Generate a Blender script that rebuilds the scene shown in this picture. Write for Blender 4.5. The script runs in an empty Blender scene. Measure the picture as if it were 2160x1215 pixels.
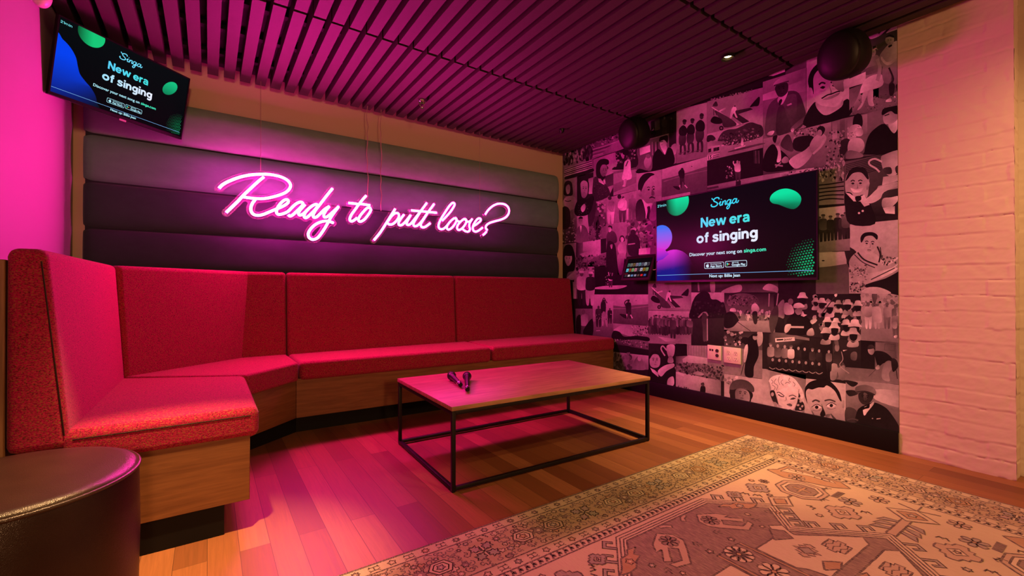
import bpy, bmesh, math, random
import numpy as np
from mathutils import Vector, Matrix, Euler, noise as mnoise

C = bpy.context.scene.collection
SC = bpy.context.scene
PI = math.pi
rad = math.radians

# ------------------------------------------------------------------ camera
CAM_H, YAW, PITCH, FPX = 0.95, rad(34.3), math.atan(5.5 / 939.0), 939.0
cam_data = bpy.data.cameras.new('camera')
cam_data.sensor_fit = 'HORIZONTAL'
cam_data.sensor_width = 36.0
cam_data.lens = FPX / 2160.0 * 36.0
cam_data.clip_start = 0.02
cam = bpy.data.objects.new('camera', cam_data)
cam.location = (0, 0, CAM_H)
cam.rotation_euler = (PI / 2 + PITCH, 0, -YAW)
C.objects.link(cam)
SC.camera = cam

# ------------------------------------------------------------------ world, view, lights
WORLD_COL, WORLD_STR = (1.0, 0.37, 0.15), 0.24      # dim warm light of the rest of the venue
NEON_RGB, NEON_STR = (1.0, 0.014, 0.36), 176.0
WARM = (1.0, 0.55, 0.22)
#            x,    y,   watts, cone, blend, what it hangs above
DOWNLIGHTS = [(2.78, 1.59, 330, 54, 0.95, 'glowing recessed downlight above the far corner of the rug'),
              (-0.10, 1.70, 640, 36, 0.9, 'recessed downlight above the near end of the banquette, beyond the photo edge'),
              (1.55, 0.20, 66, 140, 1.0, 'recessed downlight above the middle of the rug, beyond the photo edge'),
              (2.60, -0.20, 95, 160, 1.0, 'recessed downlight before the painted brick pier, beyond the photo edge')]
PENDANT = (-0.10, -4.40, 2.02, 170)                     # x, y, z, glow: warm globe of the lounge behind the viewpoint
wd = bpy.data.worlds.new('venue_ambient')
SC.world = wd
wd.use_nodes = True
wd.node_tree.nodes['Background'].inputs[0].default_value = (*WORLD_COL, 1)
wd.node_tree.nodes['Background'].inputs[1].default_value = WORLD_STR
SC.view_settings.view_transform = 'Standard'
SC.view_settings.look = 'None'
SC.view_settings.exposure = 0.0
SC.view_settings.gamma = 1.0
SC.view_settings.use_curve_mapping = False
SC.cycles.use_denoising = True
SC.cycles.max_bounces = 8
SC.cycles.diffuse_bounces = 1
SC.cycles.glossy_bounces = 3
SC.cycles.transparent_max_bounces = 12
SC.cycles.sample_clamp_indirect = 4.0
SC.cycles.caustics_reflective = False
SC.cycles.caustics_refractive = False

# ------------------------------------------------------------------ helpers
_fw = Vector((math.sin(YAW) * math.cos(PITCH), math.cos(YAW) * math.cos(PITCH), math.sin(PITCH)))
_rt = Vector((math.cos(YAW), -math.sin(YAW), 0))
_up = _rt.cross(_fw)
_O = Vector((0, 0, CAM_H))


def at(px, py, X=None, Y=None, Z=None):
    """The point of a known plane of the room (a wall, the floor, a table top) that the photo shows at px, py."""
    r = _fw + _rt * ((px - 1080) / FPX) - _up * ((py - 607.5) / FPX)
    if X is not None:
        k = (X - _O.x) / r.x
    elif Y is not None:
        k = (Y - _O.y) / r.y
    else:
        k = (Z - _O.z) / r.z
    return _O + r * k


class Node:
    """Small wrapper for node materials."""
    def __init__(self, name):
        self.m = bpy.data.materials.new(name)
        self.m.use_nodes = True
        self.t = self.m.node_tree
        self.t.nodes.clear()
        self.out = self.t.nodes.new('ShaderNodeOutputMaterial')

    def n(self, typ, **kw):
        nd = self.t.nodes.new('ShaderNode' + typ)
        ins = kw.pop('ins', {})
        for k, v in kw.items():
            setattr(nd, k, v)
        for k, v in ins.items():
            self.set(nd, k, v)
        return nd

    def set(self, nd, k, v):
        s = nd.inputs[k]
        if isinstance(v, bpy.types.NodeSocket):
            self.t.links.new(v, s)
        elif isinstance(v, (tuple, list)) and len(v) == 3 and s.type == 'RGBA':
            s.default_value = (*v, 1)
        else:
            s.default_value = v

    def math(self, op, a, b=None, clamp=False):
        nd = self.n('Math', operation=op, use_clamp=clamp)
        self.set(nd, 0, a)
        if b is not None:
            self.set(nd, 1, b)
        return nd.outputs[0]

    def mix(self, f, a, b, mode='MIX'):
        nd = self.n('Mix', data_type='RGBA', blend_type=mode)
        self.set(nd, 0, f)
        self.set(nd, 6, a)
        self.set(nd, 7, b)
        return nd.outputs[2]

    def ramp(self, f, stops):
        nd = self.n('ValToRGB')
        e = nd.color_ramp.elements
        while len(e) < len(stops):
            e.new(0.5)
        for el, (p, c) in zip(e, stops):
            el.position = p
            el.color = (*c, 1) if len(c) == 3 else c
        self.set(nd, 0, f)
        return nd.outputs[0]

    def coords(self, scale=(1, 1, 1), rot=(0, 0, 0)):
        g = self.n('NewGeometry')
        mp = self.n('Mapping')
        self.set(mp, 'Vector', g.outputs['Position'])
        mp.inputs['Scale'].default_value = scale
        mp.inputs['Rotation'].default_value = rot
        return mp.outputs[0]

    def noise(self, vec, scale, detail=2.0, rough=0.5, dist=0.0):
        nd = self.n('TexNoise')
        self.set(nd, 'Vector', vec)
        nd.inputs['Scale'].default_value = scale
        nd.inputs['Detail'].default_value = detail
        nd.inputs['Roughness'].default_value = rough
        nd.inputs['Distortion'].default_value = dist
        return nd.outputs['Fac']

    def bump(self, h, strength=0.3, dist=0.002):
        nd = self.n('Bump')
        nd.inputs['Strength'].default_value = strength
        nd.inputs['Distance'].default_value = dist
        self.set(nd, 'Height', h)
        return nd.outputs[0]

    def bsdf(self, color, rough=0.5, normal=None, **ins):
        b = self.n('BsdfPrincipled')
        self.set(b, 'Base Color', color)
        self.set(b, 'Roughness', rough)
        if normal is not None:
            self.set(b, 'Normal', normal)
        for k, v in ins.items():
            self.set(b, k.replace('_', ' '), v)
        self.t.links.new(b.outputs[0], self.out.inputs[0])
        return self.m


def plain(name, col, rough=0.5, metal=0.0, **kw):
    k = Node(name)
    f = k.noise(k.coords(), 60, 3)
    c = k.mix(f, tuple(v * 0.9 for v in col), tuple(min(1, v * 1.1) for v in col))
    return k.bsdf(c, rough, Metallic=metal, **kw)


M = {}


def make_materials():
    # oak floor boards that run away from the camera (along Y)
    k = Node('oak_floor')
    v = k.coords(rot=(0, 0, PI / 2))
    br = k.n('TexBrick', offset=0.37, squash=1.0)
    k.set(br, 'Vector', v)
    for nm, val in (('Scale', 1.0), ('Mortar Size', 0.0009), ('Mortar Smooth', 0.0), ('Bias', 0.0), ('Brick Width', 1.9), ('Row Height', 0.098)):
        br.inputs[nm].default_value = val
    br.inputs['Color1'].default_value = (0, 0, 0, 1)
    br.inputs['Color2'].default_value = (1, 1, 1, 1)
    br.inputs['Mortar'].default_value = (0.5, 0.5, 0.5, 1)
    tone = k.ramp(br.outputs['Color'], [(0.0, (0.20, 0.062, 0.022)), (0.35, (0.28, 0.095, 0.034)), (0.7, (0.36, 0.130, 0.048)), (1.0, (0.44, 0.172, 0.068))])
    wob = k.n('VectorMath', operation='ADD')
    k.set(wob, 0, k.coords(scale=(26, 1.3, 1)))
    off = k.n('VectorMath', operation='SCALE')
    k.set(off, 0, br.outputs['Color'])
    off.inputs['Scale'].default_value = 40
    k.set(wob, 1, off.outputs[0])
    grain = k.noise(wob.outputs[0], 2.4, 6, 0.62, 1.6)
    fine = k.noise(k.coords(scale=(240, 6, 1)), 1.0, 3)
    col = k.mix(k.ramp(grain, [(0.3, (0, 0, 0)), (0.72, (1, 1, 1))]), k.mix(0.42, tone, (0.11, 0.05, 0.02)), tone)
    col = k.mix(k.math('MULTIPLY', fine, 0.32), col, k.mix(0.5, col, (0.12, 0.055, 0.025)))
    col = k.mix(k.math('MULTIPLY', br.outputs['Fac'], 0.75), col, (0.04, 0.02, 0.01))
    k.bsdf(col, k.math('ADD', k.math('MULTIPLY', grain, 0.14), 0.40), k.bump(k.math('SUBTRACT', grain, br.outputs['Fac']), 0.10, 0.002), Specular_IOR_Level=0.35)
    M['floor'] = k.m

    def veneer(name, a, b, scale, rough=0.45):
        k = Node(name)
        g1 = k.noise(k.coords(scale=scale), 1.0, 6, 0.6, 1.2)
        g2 = k.noise(k.coords(scale=tuple(s * 4 for s in scale)), 1.0, 3, 0.5)
        f = k.math('ADD', k.math('MULTIPLY', g1, 0.72), k.math('MULTIPLY', g2, 0.28))
        c = k.ramp(f, [(0.36, a), (0.5, tuple((x + y) / 2 for x, y in zip(a, b))), (0.64, b)])
        return k.bsdf(c, rough, k.bump(f, 0.08, 0.001), Specular_IOR_Level=0.35)
    M['veneer'] = veneer('walnut_veneer', (0.15, 0.058, 0.022), (0.25, 0.105, 0.040), (2.2, 2.2, 34))
    M['table_wood'] = veneer('oak_table_top', (0.27, 0.138, 0.066), (0.48, 0.262, 0.135), (2.4, 30, 8), 0.42)
    M['wood_side'] = veneer('oak_wall_cladding', (0.17, 0.085, 0.035), (0.32, 0.17, 0.075), (26, 26, 1.6))

    # mottled red upholstery weave
    k = Node('red_tweed')
    v = k.coords(scale=(1, 1, 1.25))
    a = k.noise(v, 230, 2, 0.6)
    b = k.noise(k.coords(scale=(0.75, 0.75, 1.7)), 190, 2, 0.6)
    c = k.noise(v, 5, 3)
    base = k.ramp(a, [(0.30, (0.05, 0.004, 0.010)), (0.45, (0.33, 0.004, 0.058)), (0.58, (0.46, 0.006, 0.086)), (0.72, (0.50, 0.018, 0.08))])
    fl = k.ramp(b, [(0.545, (0, 0, 0)), (0.60, (1, 1, 1))])
    base = k.mix(k.math('MULTIPLY', fl, 0.7), base, (0.27, 0.125, 0.03))
    dk = k.ramp(b, [(0.38, (1, 1, 1)), (0.44, (0, 0, 0))])
    base = k.mix(k.math('MULTIPLY', dk, 0.5), base, (0.06, 0.03, 0.02))
    base = k.mix(k.math('MULTIPLY', c, 0.2), base, (0.26, 0.006, 0.04))
    M['red'] = k.bsdf(base, 0.9, k.bump(k.math('ADD', a, b), 0.45, 0.0015), Sheen_Weight=0.08, Sheen_Roughness=0.5, Specular_IOR_Level=0.12)

    # five velvet tones of the channelled panel, pale at the top
    M['channel'] = []
    for i, col in enumerate([(0.22, 0.36, 0.30), (0.15, 0.30, 0.27), (0.045, 0.070, 0.080), (0.038, 0.050, 0.062), (0.028, 0.036, 0.044), (0.03, 0.03, 0.04)]):
        k = Node('velvet_%d' % (i + 1))
        n1 = k.noise(k.coords(scale=(1, 1, 2)), 9, 4, 0.6)
        n2 = k.noise(k.coords(scale=(1, 1, 1)), 420, 2)
        cc = k.mix(n1, tuple(x * 0.82 for x in col), tuple(x * 1.18 for x in col))
        M['channel'].append(k.bsdf(cc, 0.85, k.bump(n2, 0.12, 0.001), Sheen_Weight=0.3, Sheen_Roughness=0.45, Specular_IOR_Level=0.15))

    def paint(name, col, scale=140, s=0.12):
        k = Node(name)
        n1 = k.noise(k.coords(), scale, 3)
        n2 = k.noise(k.coords(), 1.7, 3)
        return k.bsdf(k.mix(n2, tuple(x * 0.94 for x in col), col), 0.65, k.bump(n1, s, 0.001), Specular_IOR_Level=0.3)
    M['wall_white'] = paint('white_wall_paint', (0.39, 0.39, 0.36))
    M['wall_beige'] = paint('beige_wall_paint', (0.70, 0.54, 0.40))
    M['brick_paint'] = paint('thick_white_brick_paint', (0.72, 0.57, 0.46), 60, 0.25)
    M['black_board'] = plain('black_painted_board', (0.006, 0.005, 0.006), 0.5, Specular_IOR_Level=0.2)
    M['kick'] = plain('black_kick_board', (0.006, 0.0055, 0.0055), 0.6, Specular_IOR_Level=0.15)
    M['slat'] = plain('black_stained_slats', (0.041, 0.033, 0.025), 0.7)
    M['plenum'] = plain('black_ceiling_void', (0.008, 0.007, 0.008), 0.9)
    M['steel_black'] = plain('black_powder_coat', (0.007, 0.006, 0.006), 0.45, Specular_IOR_Level=0.25)
    M['plastic_black'] = plain('black_plastic', (0.006, 0.006, 0.006), 0.34, Specular_IOR_Level=0.35)
    M['speaker_black'] = plain('black_speaker_shell', (0.006, 0.0055, 0.0055), 0.6, Specular_IOR_Level=0.2)
    M['maroon_case'] = plain('dark_rubber_case', (0.022, 0.011, 0.013), 0.6, Specular_IOR_Level=0.2)
    M['chrome'] = plain('polished_chrome', (0.75, 0.73, 0.72), 0.12, 1.0)
    M['white_plastic'] = plain('white_plastic', (0.74, 0.68, 0.58), 0.35)
    M['slot_black'] = plain('socket_holes', (0.02, 0.016, 0.012), 0.6)
    M['cable_grey'] = plain('clear_cable', (0.40, 0.30, 0.22), 0.25)
    M['silicone'] = plain('pink_silicone_back', (0.60, 0.32, 0.48), 0.5)
    k = Node('dark_leather')
    vo = k.n('TexVoronoi', feature='DISTANCE_TO_EDGE')
    k.set(vo, 'Vector', k.coords())
    vo.inputs['Scale'].default_value = 330
    n1 = k.noise(k.coords(), 14, 4)
    n2 = k.noise(k.coords(), 3, 2)
    h = k.math('ADD', k.math('MULTIPLY', vo.outputs['Distance'], 1.6), k.math('MULTIPLY', n1, 0.6))
    M['leather'] = k.bsdf(k.mix(n1, (0.016, 0.0075, 0.004), (0.030, 0.015, 0.008)), k.math('ADD', 0.27, k.math('MULTIPLY', n2, 0.1)), k.bump(h, 0.22, 0.002), Specular_IOR_Level=0.34)

    # neon glow
    k = Node('neon_glow')
    e = k.n('Emission')
    e.inputs[0].default_value = (*NEON_RGB, 1)
    e.inputs[1].default_value = NEON_STR
    k.t.links.new(e.outputs[0], k.out.inputs[0])
    M['neon'] = k.m
    k = Node('clear_acrylic')
    tr = k.n('BsdfTransparent')
    df = k.n('BsdfDiffuse', ins={'Color': (0.9, 0.9, 0.9)})
    tl = k.n('BsdfTranslucent', ins={'Color': (0.9, 0.9, 0.9)})
    gl = k.n('BsdfGlossy', ins={'Color': (1, 1, 1), 'Roughness': 0.08})
    m1 = k.n('MixShader'); m1.inputs[0].default_value = 0.22
    k.t.links.new(df.outputs[0], m1.inputs[1]); k.t.links.new(tl.outputs[0], m1.inputs[2])
    m2 = k.n('MixShader'); m2.inputs[0].default_value = 0.06
    k.t.links.new(tr.outputs[0], m2.inputs[1]); k.t.links.new(m1.outputs[0], m2.inputs[2])
    m3 = k.n('MixShader'); m3.inputs[0].default_value = 0.03
    k.t.links.new(m2.outputs[0], m3.inputs[1]); k.t.links.new(gl.outputs[0], m3.inputs[2])
    k.t.links.new(m3.outputs[0], k.out.inputs[0])
    M['acrylic'] = k.m
    k = Node('lamp_glow')
    e = k.n('Emission'); e.inputs[0].default_value = (1.0, 0.62, 0.22, 1); e.inputs[1].default_value = 45
    k.t.links.new(e.outputs[0], k.out.inputs[0])
    M['lamp'] = k.m
    k = Node('opal_globe')
    e = k.n('Emission'); e.inputs[0].default_value = (1.0, 0.46, 0.19, 1); e.inputs[1].default_value = PENDANT[3]
    k.t.links.new(e.outputs[0], k.out.inputs[0])
    M['globe'] = k.m
    k = Node('led_pink')
    e = k.n('Emission'); e.inputs[0].default_value = (0.9, 0.05, 0.25, 1); e.inputs[1].default_value = 0.8
    k.t.links.new(e.outputs[0], k.out.inputs[0])
    M['led'] = k.m

    # printed or displayed colours carried by the mesh itself
    def printed(name, rough, grain):
        k = Node(name)
        a = k.n('VertexColor', layer_name='print')
        n1 = k.noise(k.coords(), grain, 3, 0.6)
        n2 = k.noise(k.coords(), grain * 0.09, 4, 0.65)
        n3 = k.noise(k.coords(), grain * 0.022, 3, 0.6)
        sh = k.math('ADD', k.math('MULTIPLY', n2, 0.55), k.math('MULTIPLY', n3, 0.75))
        sh = k.math('ADD', k.math('MULTIPLY', n1, 0.30), k.math('ADD', sh, 0.22))
        vm = k.n('VectorMath', operation='SCALE')
        k.set(vm, 0, a.outputs[0])
        k.set(vm, 'Scale', sh)
        c = vm.outputs[0]
        return k.bsdf(c, rough, Specular_IOR_Level=0.08)
    M['print'] = printed('photo_wallpaper_print', 0.55, 420)
    k = Node('display_picture')
    a = k.n('VertexColor', layer_name='print')
    M['display'] = k.bsdf((0.0015, 0.0015, 0.0015), 0.22, Specular_IOR_Level=0.03, Emission_Color=a.outputs[0], Emission_Strength=1.0)
    k = Node('rug_pile')
    a = k.n('VertexColor', layer_name='print')
    n1 = k.noise(k.coords(scale=(1, 0.11, 1)), 260, 4, 0.7)
    n2 = k.noise(k.coords(), 3.5, 4, 0.6)
    n3 = k.noise(k.coords(scale=(1, 1, 1)), 700, 2)
    c = k.mix(k.ramp(n1, [(0.44, (0, 0, 0)), (0.66, (0.62, 0.62, 0.62))]), a.outputs[0], (0.46, 0.34, 0.22))
    c = k.mix(k.math('MULTIPLY', n2, 0.35), c, k.mix(0.35, c, (0.28, 0.17, 0.12)))
    M['rug'] = k.bsdf(c, 0.95, k.bump(n3, 0.25, 0.001), Sheen_Weight=0.1, Specular_IOR_Level=0.1)


make_materials()


def smooth_mesh(me, angle=40):
    for p in me.polygons:
        p.use_smooth = True
    me.set_sharp_from_angle(angle=rad(angle))


def root_loc(o):
    while o.parent is not None:
        o = o.parent
    return o.location


def obj(name, bm, mats, parent=None, shift=None, smooth=40):
    """Link a bmesh (in world coordinates, or local ones when shift is False) as ONE object."""
    me = bpy.data.meshes.new(name)
    if shift is None and parent is not None:
        bmesh.ops.translate(bm, verts=bm.verts, vec=-Vector(root_loc(parent)))
    bm.normal_update()
    bm.to_mesh(me)
    bm.free()
    for m in (mats if isinstance(mats, (list, tuple)) else [mats]):
        me.materials.append(m)
    if smooth:
        smooth_mesh(me, smooth)
    o = bpy.data.objects.new(name, me)
    C.objects.link(o)
    if parent is not None:
        o.parent = parent
    return o


def thing(name, label, cat, loc=(0, 0, 0), rot=(0, 0, 0), group=None):
    o = bpy.data.objects.new(name, None)
    o.empty_display_size = 0.05
    o.location = loc
    o.rotation_euler = rot
    C.objects.link(o)
    return tag(o, label, cat, group)


def tag(o, label, cat, group=None):
    o['label'] = label
    o['category'] = cat
    if group:
        o['group'] = group
    return o


def struct(name, bm, mats, label=None, parent=None, smooth=40):
    o = obj(name, bm, mats, parent, smooth=smooth)
    o['kind'] = 'structure'
    if label:
        o['label'] = label
    return o


def box(bm, x0, x1, y0, y1, z0, z1, mi=0, bev=0.0, seg=2):
    return prism(bm, [(x0, y0), (x1, y0), (x1, y1), (x0, y1)], None, z0, z1, mi, bev, seg)


def prism(bm, bot, top, z0, z1, mi=0, bev=0.0, seg=3):
    """A block over the plan outline bot (counter-clockwise) that ends in the outline top."""
    top = top or bot
    b = [bm.verts.new((x, y, z0)) for x, y in bot]
    t = [bm.verts.new((x, y, z1)) for x, y in top]
    n = len(b)
    fs = [bm.faces.new(b[::-1]), bm.faces.new(t)]
    for i in range(n):
        fs.append(bm.faces.new((b[i], b[(i + 1) % n], t[(i + 1) % n], t[i])))
    for f in fs:
        f.material_index = mi
    if bev:
        es = set(e for f in fs for e in f.edges)
        r = bmesh.ops.bevel(bm, geom=list(es), offset=bev, segments=seg, profile=0.5, affect='EDGES', clamp_overlap=True)
        for f in r['faces']:
            f.material_index = mi
    return fs


def tube(bm, pts, r, n=8, mi=0, caps=True):
    pts = [Vector(p) for p in pts]
    rings = []
    up = None
    for i, p in enumerate(pts):
        t = (pts[min(i + 1, len(pts) - 1)] - pts[max(i - 1, 0)]).normalized()
        if up is None:
            up = Vector((0, 0, 1)) if abs(t.z) < 0.9 else Vector((1, 0, 0))
        s = t.cross(up).normalized()
        up = s.cross(t).normalized()
        rr = r[i] if isinstance(r, (list, tuple)) else r
        rings.append([bm.verts.new(p + (s * math.cos(a) + up * math.sin(a)) * rr) for a in [2 * PI * j / n for j in range(n)]])
    for a, b in zip(rings, rings[1:]):
        for j in range(n):
            f = bm.faces.new((a[j], a[(j + 1) % n], b[(j + 1) % n], b[j]))
            f.material_index = mi
    if caps:
        bm.faces.new(rings[0][::-1]).material_index = mi
        bm.faces.new(rings[-1]).material_index = mi


def lathe(bm, prof, n=32, mi=0, mat=None):
    """prof: list of (radius, z) from bottom to top, turned about Z; mat moves it."""
    rings = []
    for r, z in prof:
        if r < 1e-6:
            rings.append([bm.verts.new((0, 0, z))])
        else:
            rings.append([bm.verts.new((r * math.cos(2 * PI * j / n), r * math.sin(2 * PI * j / n), z)) for j in range(n)])
    vs = [v for ring in rings for v in ring]
    for a, b in zip(rings, rings[1:]):
        for j in range(n):
            k = (j + 1) % n
            if len(a) == 1 and len(b) == 1:
                continue
            if len(a) == 1:
                f = bm.faces.new((a[0], b[k], b[j]))
            elif len(b) == 1:
                f = bm.faces.new((a[j], a[k], b[0]))
            else:
                f = bm.faces.new((a[j], a[k], b[k], b[j]))
            f.material_index = mi
    if len(rings[0]) > 1:
        bm.faces.new(rings[0][::-1]).material_index = mi
    if len(rings[-1]) > 1:
        bm.faces.new(rings[-1]).material_index = mi
    if mat is not None:
        bmesh.ops.transform(bm, matrix=mat, verts=vs)
    return vs


def catmull(pts, k=6, closed=False):
    out = []
    n = len(pts)
    rng = range(n) if closed else range(n - 1)
    for i in rng:
        if closed:
            p0, p1, p2, p3 = (pts[(i + d) % n] for d in (-1, 0, 1, 2))
        else:
            p0, p1, p2, p3 = pts[max(i - 1, 0)], pts[i], pts[i + 1], pts[min(i + 2, n - 1)]
        for j in range(k):
            t = j / k
            out.append(tuple(0.5 * (2 * b + (c - a) * t + (2 * a - 5 * b + 4 * c - d) * t * t + (3 * b - a - 3 * c + d) * t ** 3)
                             for a, b, c, d in zip(p0, p1, p2, p3)))
    if not closed:
        out.append(tuple(pts[-1]))
    return out


_text_cache = {}


def text_mesh(s, bold=0.0, shear=0.0):
    """Flat triangles of a line of lettering, normalised to x from 0 to 1; capital height is returned in the same unit."""
    key = (s, bold, shear)
    if key in _text_cache:
        return _text_cache[key]
    cu = bpy.data.curves.new('lettering_outline', 'FONT')
    cu.body = s
    cu.fill_mode = 'FRONT'
    cu.offset = bold
    cu.shear = shear
    cu.resolution_u = 3
    o = bpy.data.objects.new('lettering_outline', cu)
    C.objects.link(o)
    dg = bpy.context.evaluated_depsgraph_get()
    ev = o.evaluated_get(dg)
    me = ev.to_mesh()
    vs = [(v.co.x, v.co.y) for v in me.vertices]
    fs = [tuple(p.vertices) for p in me.polygons]
    ev.to_mesh_clear()
    bpy.data.objects.remove(o)
    bpy.data.curves.remove(cu)
    x0 = min(v[0] for v in vs); x1 = max(v[0] for v in vs)
    w = x1 - x0
    _text_cache[key] = ([((x - x0) / w, y / w) for x, y in vs], fs)
    return _text_cache[key]


class Sheet:
    """Flat coloured artwork (a print, a screen, a weave): polygons in layers a few hundredths of a millimetre apart."""
    STEP = 1.5e-5

    def __init__(self, place):
        self.place = place                        # (u, v, lift) -> world point
        self.v, self.f, self.c, self.mi = [], [], [], []
        self.lift = 0
        self.base = 0

    def layer(self, k=1):
        self.lift += k * self.STEP

    def reset(self, lift=0.0):
        self.lift = lift

    def motif(self):
        self.lift = self.base + random.random() * 8 * self.STEP

    def poly(self, pts, col, bump=True):
        """col: one colour, one per point, or a function of u, v."""
        if bump:
            self.layer()
        i = len(self.v)
        self.v += [self.place(p[0], p[1], self.lift) for p in pts]
        self.f.append(list(range(i, i + len(pts))))
        if callable(col):
            self.c.append([col(p[0], p[1]) for p in pts])
        elif isinstance(col[0], (tuple, list)):
            self.c.append(list(col))
        else:
            self.c.append([col] * len(pts))
        self.mi.append(0)

    def mesh2d(self, vs, fs, col):
        self.layer()
        for f in fs:
            self.poly([vs[i] for i in f], col, bump=False)

    def fan(self, pts, centre, col_edge, col_mid):
        self.layer()
        n = len(pts)
        for i in range(n):
            self.poly([pts[i], pts[(i + 1) % n], centre], [col_edge, col_edge, col_mid], bump=False)

    def line(self, pts, w, col, closed=False, bump=True):
        if bump:
            self.layer()
        n = len(pts)
        L, R = [], []
        for i in range(n):
            a = pts[(i - 1) % n] if (closed or i > 0) else pts[i]
            b = pts[(i + 1) % n] if (closed or i < n - 1) else pts[i]
            dx, dy = b[0] - a[0], b[1] - a[1]
            d = math.hypot(dx, dy) or 1.0
            nx, ny = -dy / d * w / 2, dx / d * w / 2
            L.append((pts[i][0] + nx, pts[i][1] + ny))
            R.append((pts[i][0] - nx, pts[i][1] - ny))
        for i in range(n if closed else n - 1):
            j = (i + 1) % n
            self.poly([L[i], R[i], R[j], L[j]], col, bump=False)

    def add_to(self, bm, mi, name='print'):
        lay = bm.loops.layers.float_color.get(name) or bm.loops.layers.float_color.new(name)
        vs = [bm.verts.new(p) for p in self.v]
        for f, c in zip(self.f, self.c):
            try:
                fc = bm.faces.new([vs[i] for i in f])
            except ValueError:
                continue
            fc.material_index = mi
            for lp, col in zip(fc.loops, c):
                lp[lay] = (col[0], col[1], col[2], 1.0)


def lin(r, g, b):
    """8-bit display colour to linear."""
    f = lambda x: (x / 255 / 12.92) if x <= 10 else ((x / 255 + 0.055) / 1.055) ** 2.4
    return (f(r), f(g), f(b))


def ellipse(cx, cy, rx, ry, rot=0.0, n=20):
    c, s = math.cos(rot), math.sin(rot)
    return [(cx + rx * math.cos(a) * c - ry * math.sin(a) * s, cy + rx * math.cos(a) * s + ry * math.sin(a) * c) for a in [2 * PI * i / n for i in range(n)]]

# ================================================================== the room
XR, YB, XL = 3.33, 3.86, -0.705
SLAT_Z, CEIL_Z, TOP_Z = 2.475, 2.545, 2.80
PAPER_Y0 = 0.875                                  # the wallpaper meets the brick pier here
PIER_Y0 = 0.42

bm = bmesh.new()
box(bm, -1.6, 5.2, -5.4, 4.0, -0.08, 0.0)
struct('floor', bm, M['floor'], 'oak plank floor', smooth=0)

bm = bmesh.new()
box(bm, XL - 0.15, XR + 0.3, YB, YB + 0.12, 0.0, TOP_Z)
struct('wall_back', bm, M['wall_beige'], 'beige back wall behind the neon sign', smooth=0)

bm = bmesh.new()
box(bm, XL - 0.15, XL, 1.2, YB, 0.0, TOP_Z)
struct('wall_left', bm, M['wall_white'], 'white left wall lit pink', smooth=0)

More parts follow.
